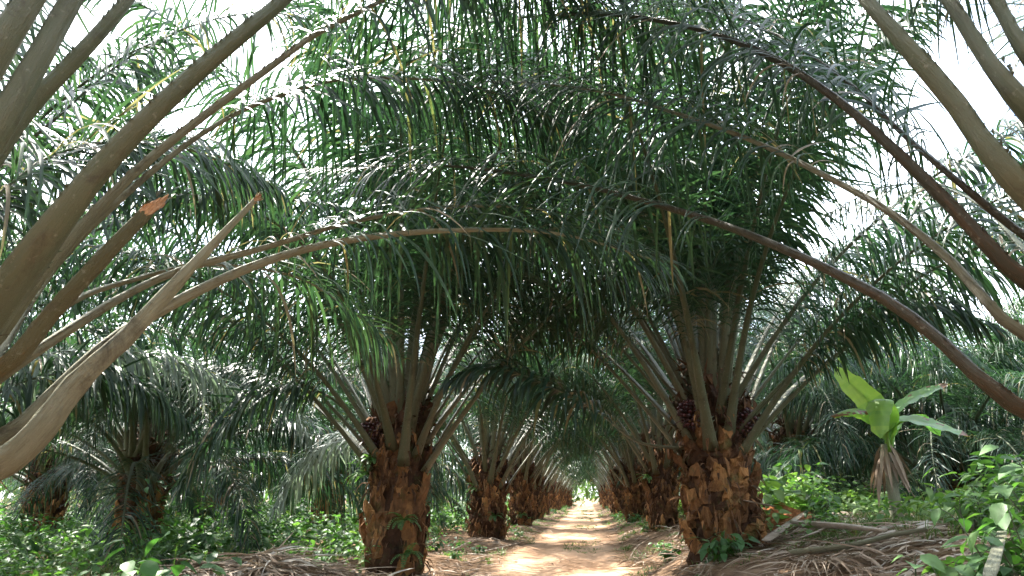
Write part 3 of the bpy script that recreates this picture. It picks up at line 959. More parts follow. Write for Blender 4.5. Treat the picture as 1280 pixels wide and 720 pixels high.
frond_pix(PB, [W3(1.5, 9.5, 1.75), (800, 552, 9.3), (745, 512, 9.2), (690, 484, 9.1), (640, 464, 9.0), (600, 462, 8.95), (562, 476, 8.9)], 43, nl=95, L0=0.8, base_w=0.07, start=0.36)
frond_pix(PB, [W3(1.95, 9.5, 1.75), (930, 530, 9.2), (965, 490, 9.0), (1020, 440, 8.8), (1090, 395, 8.5), (1170, 380, 8.2), (1240, 410, 8.0)], 44, nl=95, L0=0.8, base_w=0.07, start=0.34)

ORD = ['second', 'third', 'fourth', 'fifth', 'sixth', 'seventh', 'eighth', 'ninth', 'tenth', 'eleventh']
rl = random.Random(5)
for i, y in enumerate([18.6, 27.2, 35.5, 44, 52.5, 61, 69.5, 78, 87, 96]):
    for s_, xx in (('left', -2.72), ('right', 1.80)):
        dy = rl.uniform(-0.6, 0.6)
        far = y > 40
        palm(xx + rl.uniform(-0.15, 0.15), y + dy, f'{ORD[i]} oil palm from the camera in the row {s_} of the sandy track', 'oil palms',
             res='far' if far else 'mid', trunk=(i + (s_ == 'left')) % 4, seed=20 + i * 2 + (s_ == 'left'), n=30 if far else 38, ferns=2 if i < 2 else 0, emax=3, shape='vase', elow=46, track=0.0 if s_ == 'left' else math.pi)

# outer rows
OUT = [(-8.9, 13.4, 'drooping oil palm with a dark trunk standing in green weeds left of the avenue', 'curtain'),
       (-8.4, 6.2, 'oil palm outside the left edge whose fronds fill the upper left behind the stalks', 'mid'),
       (-8.2, 22.0, 'oil palm in the weeds behind the drooping left palm, its trunk near the avenue', 'mid'),
       (-13.9, 17.0, 'oil palm in the second outer row at the far left edge', 'mid'),
       (-14.2, 26.5, 'shaded oil palm farther back in the outer left row', 'mid'),
       (-8.6, 31.0, 'oil palm seen between the left avenue trunks, beyond the weeds', 'far'),
       (-20, 24.0, 'dim oil palm deep in the plantation at far left', 'far'),
       (-19.5, 34.0, 'dim oil palm deep in the plantation behind the far left one', 'far'),
       (-14, 37.0, 'distant oil palm closing the view left of the avenue', 'far'),
       (-8.6, 40.0, 'distant oil palm hidden behind the left avenue row', 'far'),
       (-25, 31.0, 'distant oil palm beyond all others at the left edge', 'far'),
       (7.1, 14.6, 'low oil palm with a short trunk behind the banana plant', 'low'),
       (4.9, 17.2, 'oil palm right of the avenue whose fronds hang to the weeds like a curtain', 'droop'),
       (11.2, 20.5, 'oil palm behind the low palm near the right edge', 'mid'),
       (12.0, 13.0, 'oil palm just outside the right edge with fronds reaching in', 'mid'),
       (7.4, 24.5, 'oil palm behind the curtain of hanging fronds right of the avenue', 'mid'),
       (16.5, 26.0, 'dim oil palm deep in the plantation at far right', 'far'),
       (12.0, 31.0, 'distant oil palm between the right edge and the avenue', 'far'),
       (6.8, 34.0, 'distant oil palm close behind the right avenue row', 'far'),
       (18.0, 37.0, 'distant oil palm closing the view at far right', 'far'),
       (24.0, 33.0, 'distant oil palm beyond all others at the right edge', 'far'),
       (9.5, 42.0, 'distant oil palm farthest back right of the avenue', 'far')]
SHADE_PALMS = [(-2.9, -5.8, 'unseen left palm added for shade just behind the camera'), (2.3, -5.6, 'unseen right palm added for shade just behind the camera'), (-2.9, -14, 'unseen left palm added for shade farther behind the camera'),
          (2.2, -13.5, 'unseen right palm added for shade farther behind the camera'), (-9.3, -2.0, 'oil palm added for shade, out of view left of the camera'), (8.6, -1.6, 'oil palm added for shade, out of view right of the camera')]
for i, (x, y, lab) in enumerate(SHADE_PALMS):  # unseen palms, added only to shade the scene from behind and beside
    palm(x, y, lab, 'oil palms', res='far', n=34, trunk=i % 4, seed=160 + i, emax=4, shape='vase', elow=43)
for i, (x, y, lab, rs) in enumerate(OUT):
    if rs == 'low':
        palm(x, y, lab, 'oil palms', n=40, trunk=1, tsc=0.45, seed=60 + i, fsc=0.85, elow=32, shape='fall')
    elif rs == 'curtain':
        PC = palm(x, y, lab, 'oil palms', n=40, trunk=2, tsc=0.85, seed=60 + i, shape='fall', elow=34)
        for k, fp in enumerate([[W3(-8.7, 13.2, 1.9), (185, 520, 13.0), (225, 462, 12.6), (290, 446, 12.1), (350, 480, 11.7), (385, 545, 11.4)],
                                [W3(-9.0, 13.1, 1.9), (140, 515, 12.6), (105, 470, 12.0), (55, 470, 11.4), (15, 520, 11.0)],
                                [W3(-8.9, 12.9, 1.9), (165, 500, 12.0), (170, 455, 11.0), (150, 450, 10.0), (120, 500, 9.3)],
                                [W3(-8.8, 12.9, 1.9), (200, 495, 12.0), (230, 470, 11.0), (250, 490, 10.2), (262, 550, 9.6)],
                                [W3(-9.0, 12.9, 1.9), (155, 500, 12.3), (130, 462, 11.4), (95, 452, 10.7), (50, 495, 10.0)],
                                [W3(-8.9, 12.9, 1.9), (172, 500, 12.3), (182, 460, 11.4), (200, 455, 10.7), (222, 505, 10.0)],
                                [W3(-8.9, 12.9, 1.9), (165, 505, 12.4), (158, 470, 11.8), (160, 466, 11.2), (165, 500, 10.5)],
                                [W3(-8.7, 13.5, 1.9), (200, 535, 13.6), (270, 500, 13.8), (340, 510, 13.6), (400, 570, 13.4)]]):
            frond_pix(PC, fp, 600 + k, nl=110, L0=1.15, base_w=0.07, start=0.22, droop=3.4, wid=0.034, mat=M['leaf_sheen'] if k in (0, 1) else None)
    elif rs == 'droop':
        palm(x, y, lab, 'oil palms', n=46, trunk=3, tsc=0.9, seed=60 + i, emin=1, elow=30, shape='fall', skip=near_skip(R(115), R(245)))
    else:
        palm(x, y, lab, 'oil palms', res=rs, n=(24 if abs(y - 6.3) < 0.5 else 42) if rs == 'mid' else 34, trunk=i % 4, seed=60 + i,
             emin=2 if abs(y - 6.3) < 0.5 else 0, emax=3 if abs(y - 6.3) < 0.5 else 6, elow=26, shape='vase' if abs(y - 6.3) < 0.5 else 'fall')

PO = [o for o in COL.objects if o.parent is None and 'outside the left edge' in str(o.get('label', ''))][0]
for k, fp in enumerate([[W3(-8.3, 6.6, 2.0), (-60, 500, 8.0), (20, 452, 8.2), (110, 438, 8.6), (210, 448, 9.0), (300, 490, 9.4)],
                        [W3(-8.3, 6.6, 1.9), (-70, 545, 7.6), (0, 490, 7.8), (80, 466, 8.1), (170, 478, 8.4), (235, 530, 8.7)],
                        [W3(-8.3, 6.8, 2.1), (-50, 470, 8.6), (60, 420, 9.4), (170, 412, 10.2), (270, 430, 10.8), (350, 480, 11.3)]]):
    frond_pix(PO, fp, 700 + k, nl=125, L0=1.12, base_w=0.07, start=0.22, droop=3.0, wid=0.034, mat=M['leaf_sheen'] if k == 0 else None)

# ------------------------------------------------------------------ far wall of trees
rng = np.random.default_rng(77)
mb = MB()
n = 16500
th = rng.uniform(-1.25, 1.25, n)
th[:1500] = rng.uniform(-0.075, 0.07, 1500)
rad = rng.uniform(62, 92, n) + np.where(np.abs(th) < 0.06, 32, 0)
x = rad * np.sin(th)
y = rad * np.cos(th)
zmax = 7 + 4 * np.sin(th * 9) + 2.5 * np.sin(th * 23 + 1)
z = rng.random(n) ** 0.7 * zmax
P0 = np.stack([x, y, z], 1)
strips(mb, P0, rng.normal(size=(n, 3)), rng.normal(size=(n, 3)), rng.uniform(0.8, 1.8, n), rng.uniform(0.25, 0.6, n), rng.uniform(0.3, 2, n),
       np.clip(rng.normal(0.45, 0.2, n), 0, 1), nseg=2)
kind(link('forest', mb.mesh('forest', M['far_leaf'])), 'stuff', 'dense green trees closing the plantation far behind the palm rows', 'forest')


# ------------------------------------------------------------------ broad leaved weeds
def leaves(mb, P, D, U, L, Wd, tone, fold=0.25, curl=0.35, mat=0):
    """pointed oval leaves: P base, D direction, U up hint"""
    n = len(P)
    d = nrm(D)
    s = nrm(np.cross(d, U))
    u = np.cross(s, d)
    L = L[:, None]
    h = Wd[:, None] * 0.5
    stations = [(0.0, 0.10), (0.18, 0.78), (0.42, 1.0), (0.70, 0.66), (0.90, 0.24)]
    rows = []
    for t, wv in stations:
        c = P + d * L * t - u * L * (curl * t * t)
        rows += [c - s * h * wv + u * h * wv * fold, c, c + s * h * wv + u * h * wv * fold]
    rows.append(P + d * L - u * L * curl)
    V = np.stack(rows, 1)
    k = V.shape[1]
    base = (np.arange(n) * k)[:, None]
    Q = []
    for j in range(4):
        a = j * 3
        Q += [[a, a + 1, a + 4, a + 3], [a + 1, a + 2, a + 5, a + 4]]
    Tq = [[12, 13, 15], [13, 14, 15]]
    q = (np.array(Q)[None] + base[:, :, None]).reshape(-1, 4)
    t3 = (np.array(Tq)[None] + base[:, :, None]).reshape(-1, 3)
    mb.add(V.reshape(-1, 3), [q, t3], [np.repeat(tone, 8), np.repeat(tone, 2)], mat)


def weed_patch(mb, X, Y, H, rng, nleaf=26, Ls=(0.06, 0.14), tone_mu=0.45):
    for j in range(1):
        n = len(X)
        m = n * nleaf
        i = np.repeat(np.arange(n), nleaf)
        f = rng.random(m) ** 0.7
        az = rng.uniform(0, TAU, m)
        r = H[i] * rng.uniform(0.05, 0.55, m) * (0.5 + 0.8 * f)
        P = np.stack([X[i] + r * np.cos(az), Y[i] + r * np.sin(az), np.zeros(m)], 1)
        P[:, 2] = terrain(P[:, 0], P[:, 1]) + H[i] * (0.08 + 0.92 * f) * (1 - 0.25 * (r / (H[i] + .01)))
        az2 = az + rng.normal(0, 0.7, m)
        D = np.stack([np.cos(az2), np.sin(az2), rng.normal(0.0, 0.4, m)], 1)
        U = np.stack([rng.normal(0, 0.25, m), rng.normal(0, 0.25, m), np.ones(m)], 1)
        pt = rng.normal(tone_mu, 0.16, n)[i]
        sz = np.repeat(rng.uniform(0.7, 1.35, n), nleaf)
        L = rng.uniform(Ls[0], Ls[1], m) * sz
        leaves(mb, P, D, U, L, L * rng.uniform(0.45, 0.75, m), np.clip(pt + rng.normal(0, 0.12, m), 0, 1), curl=0.3)


rng = np.random.default_rng(9)


def scatter(n, x0, x1, y0, y1, keep):
    X = rng.uniform(x0, x1, n)
    Y = y0 + (y1 - y0) * rng.random(n) ** 1.35
    k = keep(X, Y)
    return X[k], Y[k]


def rrel(x, y):
    return x - ROADX


def clump(x, y, s=1.0, ph=0.0):
    return np.sin(x * 1.3 * s + ph) * np.cos(y * 1.1 * s + 1.7 * ph) + 0.5 * np.sin(x * 2.9 * s - y * 2.1 * s + ph)


EX = np.array(EVERY)


def away(X, Y, d=0.55):
    return np.min((X[:, None] - EX[None, :, 0]) ** 2 + (Y[:, None] - EX[None, :, 1]) ** 2, 1) > d * d


def weed_side(label, n, x0, x1, y0, y1, keep, tone, ph):
    mb = MB()
    for (share, hm, hs, nl, Ls, dt, cth) in ((0.55, 0.28, 0.08, 24, (0.05, 0.11), 0.0, -0.9), (0.30, 0.50, 0.13, 34, (0.08, 0.16), -0.06, 0.0),
                                             (0.15, 0.72, 0.18, 46, (0.10, 0.22), -0.16, 0.35), (0.12, 0.34, 0.1, 16, (0.12, 0.26), 0.10, 0.2)):
        ph += 1.3
        X, Y = scatter(int(n * share), x0, x1, y0, y1, lambda x, y: keep(x, y) & (clump(x, y, 0.7, ph) > cth))
        k = away(X, Y)
        X, Y = X[k], Y[k]
        H = np.clip(rng.normal(hm, hs, len(X)) * (1 + 0.02 * np.clip(Y - 10, 0, 30)), 0.12, 1.5)
        weed_patch(mb, X, Y, H, rng, nl, Ls, tone + dt)
    kind(link('undergrowth', mb.mesh('undergrowth', M['weed'])), 'stuff', label, 'undergrowth')


weed_side('leafy green weeds covering the ground left of the avenue', 6500, -27, -3.0, 4.5, 42,
          lambda x, y: (rrel(x, y) < -2.7 - 0.5 * (np.sin(y * 0.8) + 1) * (y > 12)) & ~((x > -5.2) & (y < 8.9) & (y > 6.0)), 0.52, 0.0)
weed_side('pale leafy weeds covering the raised ground right of the avenue', 6000, 2.4, 24, 4.0, 40,
          lambda x, y: (rrel(x, y) > 2.8) & ~((y < 8.2) & (y > 4.8) & (x - 0.30 * y < 1.35)), 0.80, 2.0)  # higher tone: sunlight on this side put into the leaf colour
# verge weeds among the avenue trunks
mb = MB()
X, Y = scatter(900, -4.2, 3.2, 11, 80, lambda x, y: (np.abs(rrel(x, y)) > 1.5) & (np.abs(rrel(x, y)) < 3.0) & (clump(x, y, 0.8, 4) > 0.25))
H = np.clip(rng.normal(0.25, 0.1, len(X)), 0.1, 0.6)
weed_patch(mb, X, Y, H, rng, 26, tone_mu=0.5)
kind(link('verge_weeds', mb.mesh('verge_weeds', M['weed'])), 'stuff', 'low green weeds growing between the trunks along both verges', 'weeds')

# grass
mb = MB()


def grass(mb, X, Y, h, rng, nb=26, spread=0.12):
    n = len(X)
    i = np.repeat(np.arange(n), nb)
    m = n * nb
    az = rng.uniform(0, TAU, m)
    rr = spread * np.sqrt(rng.random(m))
    x, y = X[i] + rr * np.cos(az), Y[i] + rr * np.sin(az)
    P = np.stack([x, y, terrain(x, y) + 0.002], 1)
    D = np.stack([np.cos(az) * 0.5, np.sin(az) * 0.5, np.full(m, 1.0)], 1) + rng.normal(0, 0.2, (m, 3))
    W = np.stack([-np.sin(az), np.cos(az), np.zeros(m)], 1)
    strips(mb, P, D, W, h[i] * rng.uniform(0.5, 1.2, m), rng.uniform(0.004, 0.009, m) * (1 + 0.05 * Y[i]), rng.uniform(0.6, 2.2, m), np.clip(rng.normal(0.45, 0.2, m), 0, 1), nseg=4)


X, Y = scatter(1500, -3.4, 2.9, 6.5, 60, lambda x, y: (np.abs(rrel(x, y)) > 1.0) & (np.abs(rrel(x, y)) < 2.4) & (clump(x, y, 1.1, 5) > 0.15))
grass(mb, X, Y, rng.uniform(0.05, 0.2, len(X)), rng)
X, Y = scatter(420, -0.55, 0.35, 8, 70, lambda x, y: (clump(x, y * 0.5, 1.0, 2) > 0.35))
grass(mb, X, Y, rng.uniform(0.04, 0.12, len(X)), rng, 20)
X, Y = scatter(900, -14, -3.6, 5.0, 16, lambda x, y: (clump(x, y, 0.9, 3) > -0.2))
grass(mb, X, Y, rng.uniform(0.15, 0.5, len(X)), rng, 24)
X, Y = scatter(600, 2.2, 7, 4.0, 12, lambda x, y: (clump(x, y, 1.2, 7) > 0.0))
grass(mb, X, Y, rng.uniform(0.06, 0.25, len(X)), rng, 24)
kind(link('grass', mb.mesh('grass', M['grass'])), 'stuff', 'tufts of green grass along the track verges and between the weeds', 'grass')

# dry litter on the verges
mb = MB()


def litter(mb, X, Y, rng, L=(0.15, 0.7), wd=(0.008, 0.03), lift=0.03, tone=(0.45, 0.22), pitch=0.12):
    n = len(X)
    az = rng.uniform(0, TAU, n)
    P = np.stack([X, Y, terrain(X, Y) + rng.uniform(0.004, lift, n)], 1)
    D = np.stack([np.cos(az), np.sin(az), rng.normal(pitch, pitch, n)], 1)
    W = np.stack([-np.sin(az), np.cos(az), rng.normal(0, 0.5, n)], 1)
    strips(mb, P, D, W, rng.uniform(*L, n), rng.uniform(*wd, n), rng.uniform(0.1, 0.8, n), np.clip(rng.normal(tone[0], tone[1], n), 0, 1), nseg=4, vfold=0.2,
           floor=lambda x, y: terrain(x, y) + 0.006)


X, Y = scatter(11000, -5.2, 3.4, 5.0, 55, lambda x, y: (np.abs(rrel(x, y)) > 1.05 + 0.35 * clump(x, y, 1.5, 2)) & (np.abs(rrel(x, y)) < 3.4) & (clump(x, y, 0.8, 1) > -0.6))
litter(mb, X, Y, rng)
X, Y = scatter(5200, 2.0, 6.5, 4.5, 11.5, lambda x, y: (clump(x, y, 0.8, 4) > -0.8))
litter(mb, X, Y, rng, L=(0.1, 0.45), lift=0.025, tone=(0.75, 0.25), pitch=0.04)
X, Y = scatter(420, ROADX - 1.0, ROADX + 1.0, 5.5, 30, lambda x, y: (clump(x, y, 1.3, 6) > 0.1))
litter(mb, X, Y, rng, L=(0.04, 0.22), wd=(0.006, 0.02), lift=0.03, tone=(0.3, 0.2), pitch=0.03)
kind(link('leaf_litter', mb.mesh('leaf_litter', M['dry'])), 'stuff', 'dry brown palm leaflets strewn along both verges of the track', 'leaf litter')

# ------------------------------------------------------------------ heap of dead fronds, lower left
hx, hy = -3.75, 7.7
root = bpy.data.objects.new('frond_heap', None)
COL.objects.link(root)
root.location = (hx, hy, float(terrain(hx, hy)))
tag(root, 'low heap of dry brown palm fronds on the ground left of the track', 'frond heap')


def heap_z(x, y):
    return 0.30 * np.exp(-((x / 1.0) ** 2 + (y / 0.65) ** 2)) + 0.05 * np.sin(x * 7 + y * 5) * np.exp(-(x ** 2 + y ** 2))


gx, gy = np.meshgrid(np.linspace(-1.7, 1.7, 40), np.linspace(-1.2, 1.2, 30))
mb = MB()
gi = np.arange(gx.size).reshape(gx.shape)
q = np.stack([gi[:-1, :-1], gi[:-1, 1:], gi[1:, 1:], gi[1:, :-1]], -1).reshape(-1, 4)
tz = terrain(gx + hx, gy + hy) - float(terrain(hx, hy))
mb.add(np.stack([gx, gy, heap_z(gx, gy) - 0.045 + tz], -1).reshape(-1, 3), [q], [np.full(len(q), 0.25)])
link('packed_fronds', mb.mesh('packed_fronds', M['dead_wood']), root)
mb = MB()
n = 3000
x, y = rng.normal(0, 0.72, n), rng.normal(0, 0.5, n)
az = rng.choice([0.15, 2.6, -0.5, 1.4], n) + rng.normal(0, 0.7, n)
z0 = lambda x, y: heap_z(x, y) + terrain(x + hx, y + hy) - float(terrain(hx, hy))
P = np.stack([x, y, z0(x, y) + rng.uniform(0, 0.06, n)], 1)
D = np.stack([np.cos(az), np.sin(az), rng.normal(0.1, 0.18, n)], 1)
strips(mb, P, D, np.stack([-np.sin(az), np.cos(az), rng.normal(0, 0.6, n)], 1), rng.uniform(0.25, 0.85, n), rng.uniform(0.012, 0.034, n), rng.uniform(0.2, 1.2, n),
       np.clip(rng.normal(0.58, 0.28, n), 0, 1), nseg=5, vfold=0.25, floor=lambda x, y: z0(x, y) - 0.01)
o = link('dry_leaflets', mb.mesh('dry_leaflets', M['dry']), root)
for i in range(9):
    az = rng.normal(0.1, 0.5)
    c = np.array([rng.normal(0, 0.4), rng.normal(-0.1, 0.35), 0])
    t = np.linspace(-0.8, 0.8, 8)
    P = np.stack([c[0] + np.cos(az) * t, c[1] + np.sin(az) * t, 0 * t], 1)
    P[:, 2] = z0(P[:, 0], P[:, 1]) + 0.06 + 0.05 * (1 - (t / 0.8) ** 2)
    mb = MB()
    tube(mb, P, np.linspace(0.03, 0.012, 8), np.linspace(0.018, 0.008, 8), 7, tone=rng.uniform(0.3, 0.7))
    link('dead_stalk', mb.mesh('dead_stalk', M['dead_wood']), root)


# ------------------------------------------------------------------ dead petioles on the right bank
def stalk(name, pts, w0, w1, label, seed, tone=0.6, leaflets=0, flat=0.35, cat='dead frond', group=None, mat='dead_wood'):
    P = np.array(pts, float)
    base = P[0].copy()
    C, ln = resample(P - base, 26)
    mb = MB()
    s = np.linspace(0, 1, 26)
    w = np.interp(s, [0, 0.15, 1], [w0 * 0.8, w0, w1])
    tube(mb, C, w, w * flat, 10, tone=np.clip(tone + 0.12 * np.sin(s * 9 + seed), 0, 1), channel=0.7)
    o = link(name, mb.mesh(name, M[mat]), None, base)
    tag(o, label, cat, group)
    if leaflets:
        rg = np.random.default_rng(seed)
        T, S, Nn = frames(C)
        m = leaflets
        ix = rg.integers(8, 25, m)
        sd_ = rg.choice([-1, 1], m)[:, None]
        lm = MB()
        D = S[ix] * sd_ * 0.6 + T[ix] * 0.7 + np.array([0, 0, 0.12]) + rg.normal(0, 0.3, (m, 3)) * [1, 1, 0.4]
        strips(lm, C[ix], D, T[ix], rg.uniform(0.2, 0.55, m), rg.uniform(0.008, 0.022, m), rg.uniform(0.8, 2.0, m), np.clip(rg.normal(0.5, 0.2, m), 0, 1), nseg=5, vfold=0.3,
               floor=lambda x, y: terrain(x + base[0], y + base[1]) - base[2] + 0.01)
        link('dry_leaflets', lm.mesh('dry_leaflets', M['dry']), o)
    return o


def ground_at(px, py, lift=0.0):
    """where the view line through a photo pixel meets the terrain"""
    lo = None
    for d in np.arange(2.5, 40, 0.02):
        p = at(px, py, d)
        if p[2] <= float(terrain(p[0], p[1])) + lift:
            return p
    return at(px, py, 9)


def lie(pixels, lift=0.05):
    return [ground_at(px, py, lift) for px, py in pixels]


DEADG = 'dead frond stalks on the ground'
stalk('dead_petiole', lie([(995, 652), (1050, 655), (1105, 662)], 0.17), 0.10, 0.03, 'broad grey-mauve dead petiole lying highest on the litter of the right bank', 1, 0.95, 0, 0.75, group=DEADG)
stalk('dead_petiole', lie([(992, 688), (1060, 680), (1110, 668), (1158, 660)], 0.13), 0.07, 0.035, 'long olive dead petiole lying just below the grey-mauve one', 2, 0.5, 0, 0.7, group=DEADG, mat='petiole_pale')
stalk('dead_petiole', lie([(958, 675), (985, 655), (1010, 638)], 0.13), 0.075, 0.04, 'short pale dead petiole slanting up beside the orange soil', 3, 0.9, 0, 0.4, group=DEADG)
stalk('dead_petiole', lie([(1000, 672), (1022, 664), (1040, 655)], 0.12), 0.032, 0.02, 'short split petiole piece under the grey-mauve one', 4, 0.95, 0, 0.5, group=DEADG)
stalk('dead_petiole', lie([(1045, 676), (1070, 672), (1092, 670)], 0.14), 0.03, 0.02, 'small beige petiole piece between the two long ones', 5, 0.85, 0, 0.5, group=DEADG)
stalk('dead_petiole', lie([(930, 625), (955, 630), (975, 634)], 0.17), 0.03, 0.02, 'grey petiole piece behind the mound of orange soil', 6, 0.6, 0, 0.5, group=DEADG)
stalk('dead_frond', lie([(955, 700), (1000, 692), (1050, 704), (1090, 716)], 0.10), 0.025, 0.008, 'dry brown frond with curled leaflets at the foot of the right bank', 7, 0.5, 60, 0.5, group=DEADG)
stalk('dead_frond', lie([(965, 712), (1010, 704), (1040, 702), (1080, 694)], 0.10), 0.025, 0.008, 'second dry frond lying across the brown one with pale curled leaflets', 8, 0.6, 50, 0.5, group=DEADG)
stalk('dead_frond', lie([(830, 668), (800, 680), (785, 700)], 0.12), 0.02, 0.006, 'thin grey dead frond lying by the right edge of the track', 9, 0.6, 60, 0.5, group=DEADG)
stalk('dead_petiole', lie([(1236, 722), (1244, 695), (1253, 664)], 0.42), 0.030, 0.024, 'upright cut grey petiole stub leaning in the big-leaved bush', 10, 0.75, 0, 0.4, group=DEADG, mat='petiole_pale')
stalk('dead_petiole', lie([(600, 690), (625, 684), (650, 678)], 0.05), 0.035, 0.02, 'grey dead petiole lying by the left edge of the track', 11, 0.8, 0, 0.5, group=DEADG)
stalk('dead_petiole', lie([(588, 700), (610, 694), (640, 690)], 0.05), 0.03, 0.015, 'second dead petiole on the left verge in front of the grey one', 12, 0.6, 0, 0.5, group=DEADG)
stalk('dead_frond', lie([(560, 690), (590, 676), (620, 668), (650, 664)], 0.06), 0.025, 0.008, 'dry grey frond beside the first left avenue trunk', 13, 0.7, 90, 0.5, group=DEADG)

# mound of orange soil on the right bank beside the fruiting palm
c = ground_at(958, 660)
mb = MB()
g = 34
gx, gy = np.meshgrid(np.linspace(-0.75, 0.75, g), np.linspace(-0.6, 0.6, g))
gi = np.arange(g * g).reshape(g, g)
q = np.stack([gi[:-1, :-1], gi[:-1, 1:], gi[1:, 1:], gi[1:, :-1]], -1).reshape(-1, 4)
rr2 = (gx / 0.62) ** 2 + (gy / 0.45) ** 2
zz = 0.26 * np.exp(-rr2 * 1.3) * (1 + 0.25 * np.sin(gx * 9) * np.cos(gy * 11)) + 0.02 * rng.normal(size=gx.shape) * np.exp(-rr2) - 0.03 * sstep(0.9, 1.3, np.sqrt(rr2))
zz = zz + terrain(gx + c[0], gy + c[1]) - c[2]
mb.add(np.stack([gx, gy, zz], -1).reshape(-1, 3), [q], [np.clip(rng.normal(0.5, 0.15, len(q)), 0, 1)])
tag(link('soil_mound', mb.mesh('soil_mound', M['soil_clod']), None, tuple(c)), 'low mound of bare orange soil beside the fruiting right palm', 'soil mound')

# ------------------------------------------------------------------ banana plant
bx, by = at(1110, 580, 9.2)[:2]
bz = float(terrain(bx, by))
ban = bpy.data.objects.new('banana_plant', None)
COL.objects.link(ban)
ban.location = (bx, by, bz)
tag(ban, 'young banana plant with pale green torn leaves among the weeds on the right', 'banana plant')
BO = np.array([bx, by, bz])


def blade(pts, wid, tone, seed, fold=0.18, edge=0.0, up=(0, 0, 1), name='banana_leaf', label=None, roll=0.0):
    rg = np.random.default_rng(seed)
    C, ln = resample(np.array([at(*p) for p in pts]) - BO, 26)
    T, S, Nn = frames(C)
    if roll:
        S, Nn = S * math.cos(roll) + Nn * math.sin(roll), Nn * math.cos(roll) - S * math.sin(roll)
    s = np.linspace(0, 1, 26)
    hw = wid * np.interp(s, [0, 0.12, 0.18, 0.35, 0.7, 0.92, 1], [0.02, 0.04, 0.6, 1.0, 0.95, 0.55, 0.05])
    mb = MB()
    k = 9
    tt = np.linspace(-1, 1, k)
    V = []
    for j, t in enumerate(tt):
        wave = 0.05 * wid * np.sin(s * 40 + seed + 2 * t) * abs(t)
        nick = 1 + 0.06 * np.sin(s * 23 + seed * 3) * abs(t) + 0.05 * rg.normal(size=26) * abs(t)
        V.append(C + S * (hw * t * nick)[:, None] + Nn * (np.abs(t) * hw * fold - (t * t) * hw * 0.35 * (fold < 0.1) + wave)[:, None])
    V = np.stack(V, 1)
    ii = np.arange(26 * k).reshape(26, k)
    q = np.stack([ii[:-1, :-1], ii[:-1, 1:], ii[1:, 1:], ii[1:, :-1]], -1)
    tn = np.full((25, k - 1), tone) + rg.normal(0, 0.07, (25, 1)) + rg.normal(0, 0.03, (25, k - 1))
    if edge:
        tn[:, 0] = np.where(rg.random(25) < edge, 1.15, tn[:, 0])
        tn[:, 1] = np.where(rg.random(25) < edge * 0.6, 1.15, tn[:, 1])
        tn[-2:] = 1.15
    mb.add(V.reshape(-1, 3), [q.reshape(-1, 4)], [tn.ravel()])
    tube(mb, C - Nn * 0.006, np.interp(s, [0, 0.2, 1], [0.02, 0.013, 0.003]), np.interp(s, [0, 0.2, 1], [0.016, 0.012, 0.003]), 6, tone=0.75)
    o = link(name, mb.mesh(name, M['banana']), ban)
    if label:
        o['label'] = label
    return o


blade([(1108, 565, 9.2), (1104, 530, 9.25), (1085, 500, 9.35), (1062, 478, 9.5), (1043, 458, 9.6)], 0.165, 0.72, 1, fold=0.1, roll=1.1)
blade([(1112, 565, 9.15), (1108, 525, 9.1), (1100, 498, 9.0), (1098, 520, 8.85), (1101, 548, 8.8)], 0.155, 0.60, 2, fold=0.08)
blade([(1112, 560, 9.2), (1118, 520, 9.15), (1135, 502, 9.05), (1160, 490, 8.95), (1186, 480, 8.85)], 0.165, 0.30, 3, fold=0.12, edge=0.15, roll=-0.5)
blade([(1112, 565, 9.2), (1118, 535, 9.1), (1135, 525, 9.0), (1165, 532, 8.8), (1212, 546, 8.6)], 0.16, 0.42, 4, fold=0.16, edge=0.1, roll=-0.3)
blade([(1110, 565, 9.2), (1104, 528, 9.2), (1085, 513, 9.15), (1062, 511, 9.1), (1038, 520, 9.05)], 0.15, 0.5, 5, fold=-0.3, edge=0.7, label='banana leaf with a browned drooping edge')
blade([(1114, 560, 9.3), (1122, 528, 9.4), (1140, 520, 9.5), (1160, 530, 9.6), (1175, 545, 9.7)], 0.13, 0.35, 6, fold=0.12)
C, ln = resample(np.array([[0, 0, -0.05], [0.01, 0, 0.3], [0.0, 0.02, float(at(1110, 560, 9.2)[2] - bz) + 0.05]]), 16)
mb = MB()
tube(mb, C, np.linspace(0.085, 0.04, 16), np.linspace(0.085, 0.04, 16), 12, tone=np.linspace(0.2, 0.9, 16))
link('pseudostem', mb.mesh('pseudostem', M['petiole_pale']), ban)
mb = MB()
n = 26
az = rng.uniform(0, TAU, n)
zt = C[-1, 2] * rng.uniform(0.75, 1.0, n)
P = np.stack([0.06 * np.cos(az), 0.06 * np.sin(az), zt], 1)
D = np.stack([np.cos(az) * 0.45, np.sin(az) * 0.45, np.full(n, -0.8)], 1)
strips(mb, P, D, np.stack([-np.sin(az), np.cos(az), 0 * az], 1), rng.uniform(0.25, 0.6, n), rng.uniform(0.03, 0.09, n), rng.uniform(0.2, 1.0, n), np.clip(rng.normal(0.5, 0.15, n), 0, 1), nseg=6, vfold=0.5)
o = link('dead_leaf_skirt', mb.mesh('dead_leaf_skirt', M['dry']), ban)
o['label'] = 'brown dead leaves hanging round the stem'


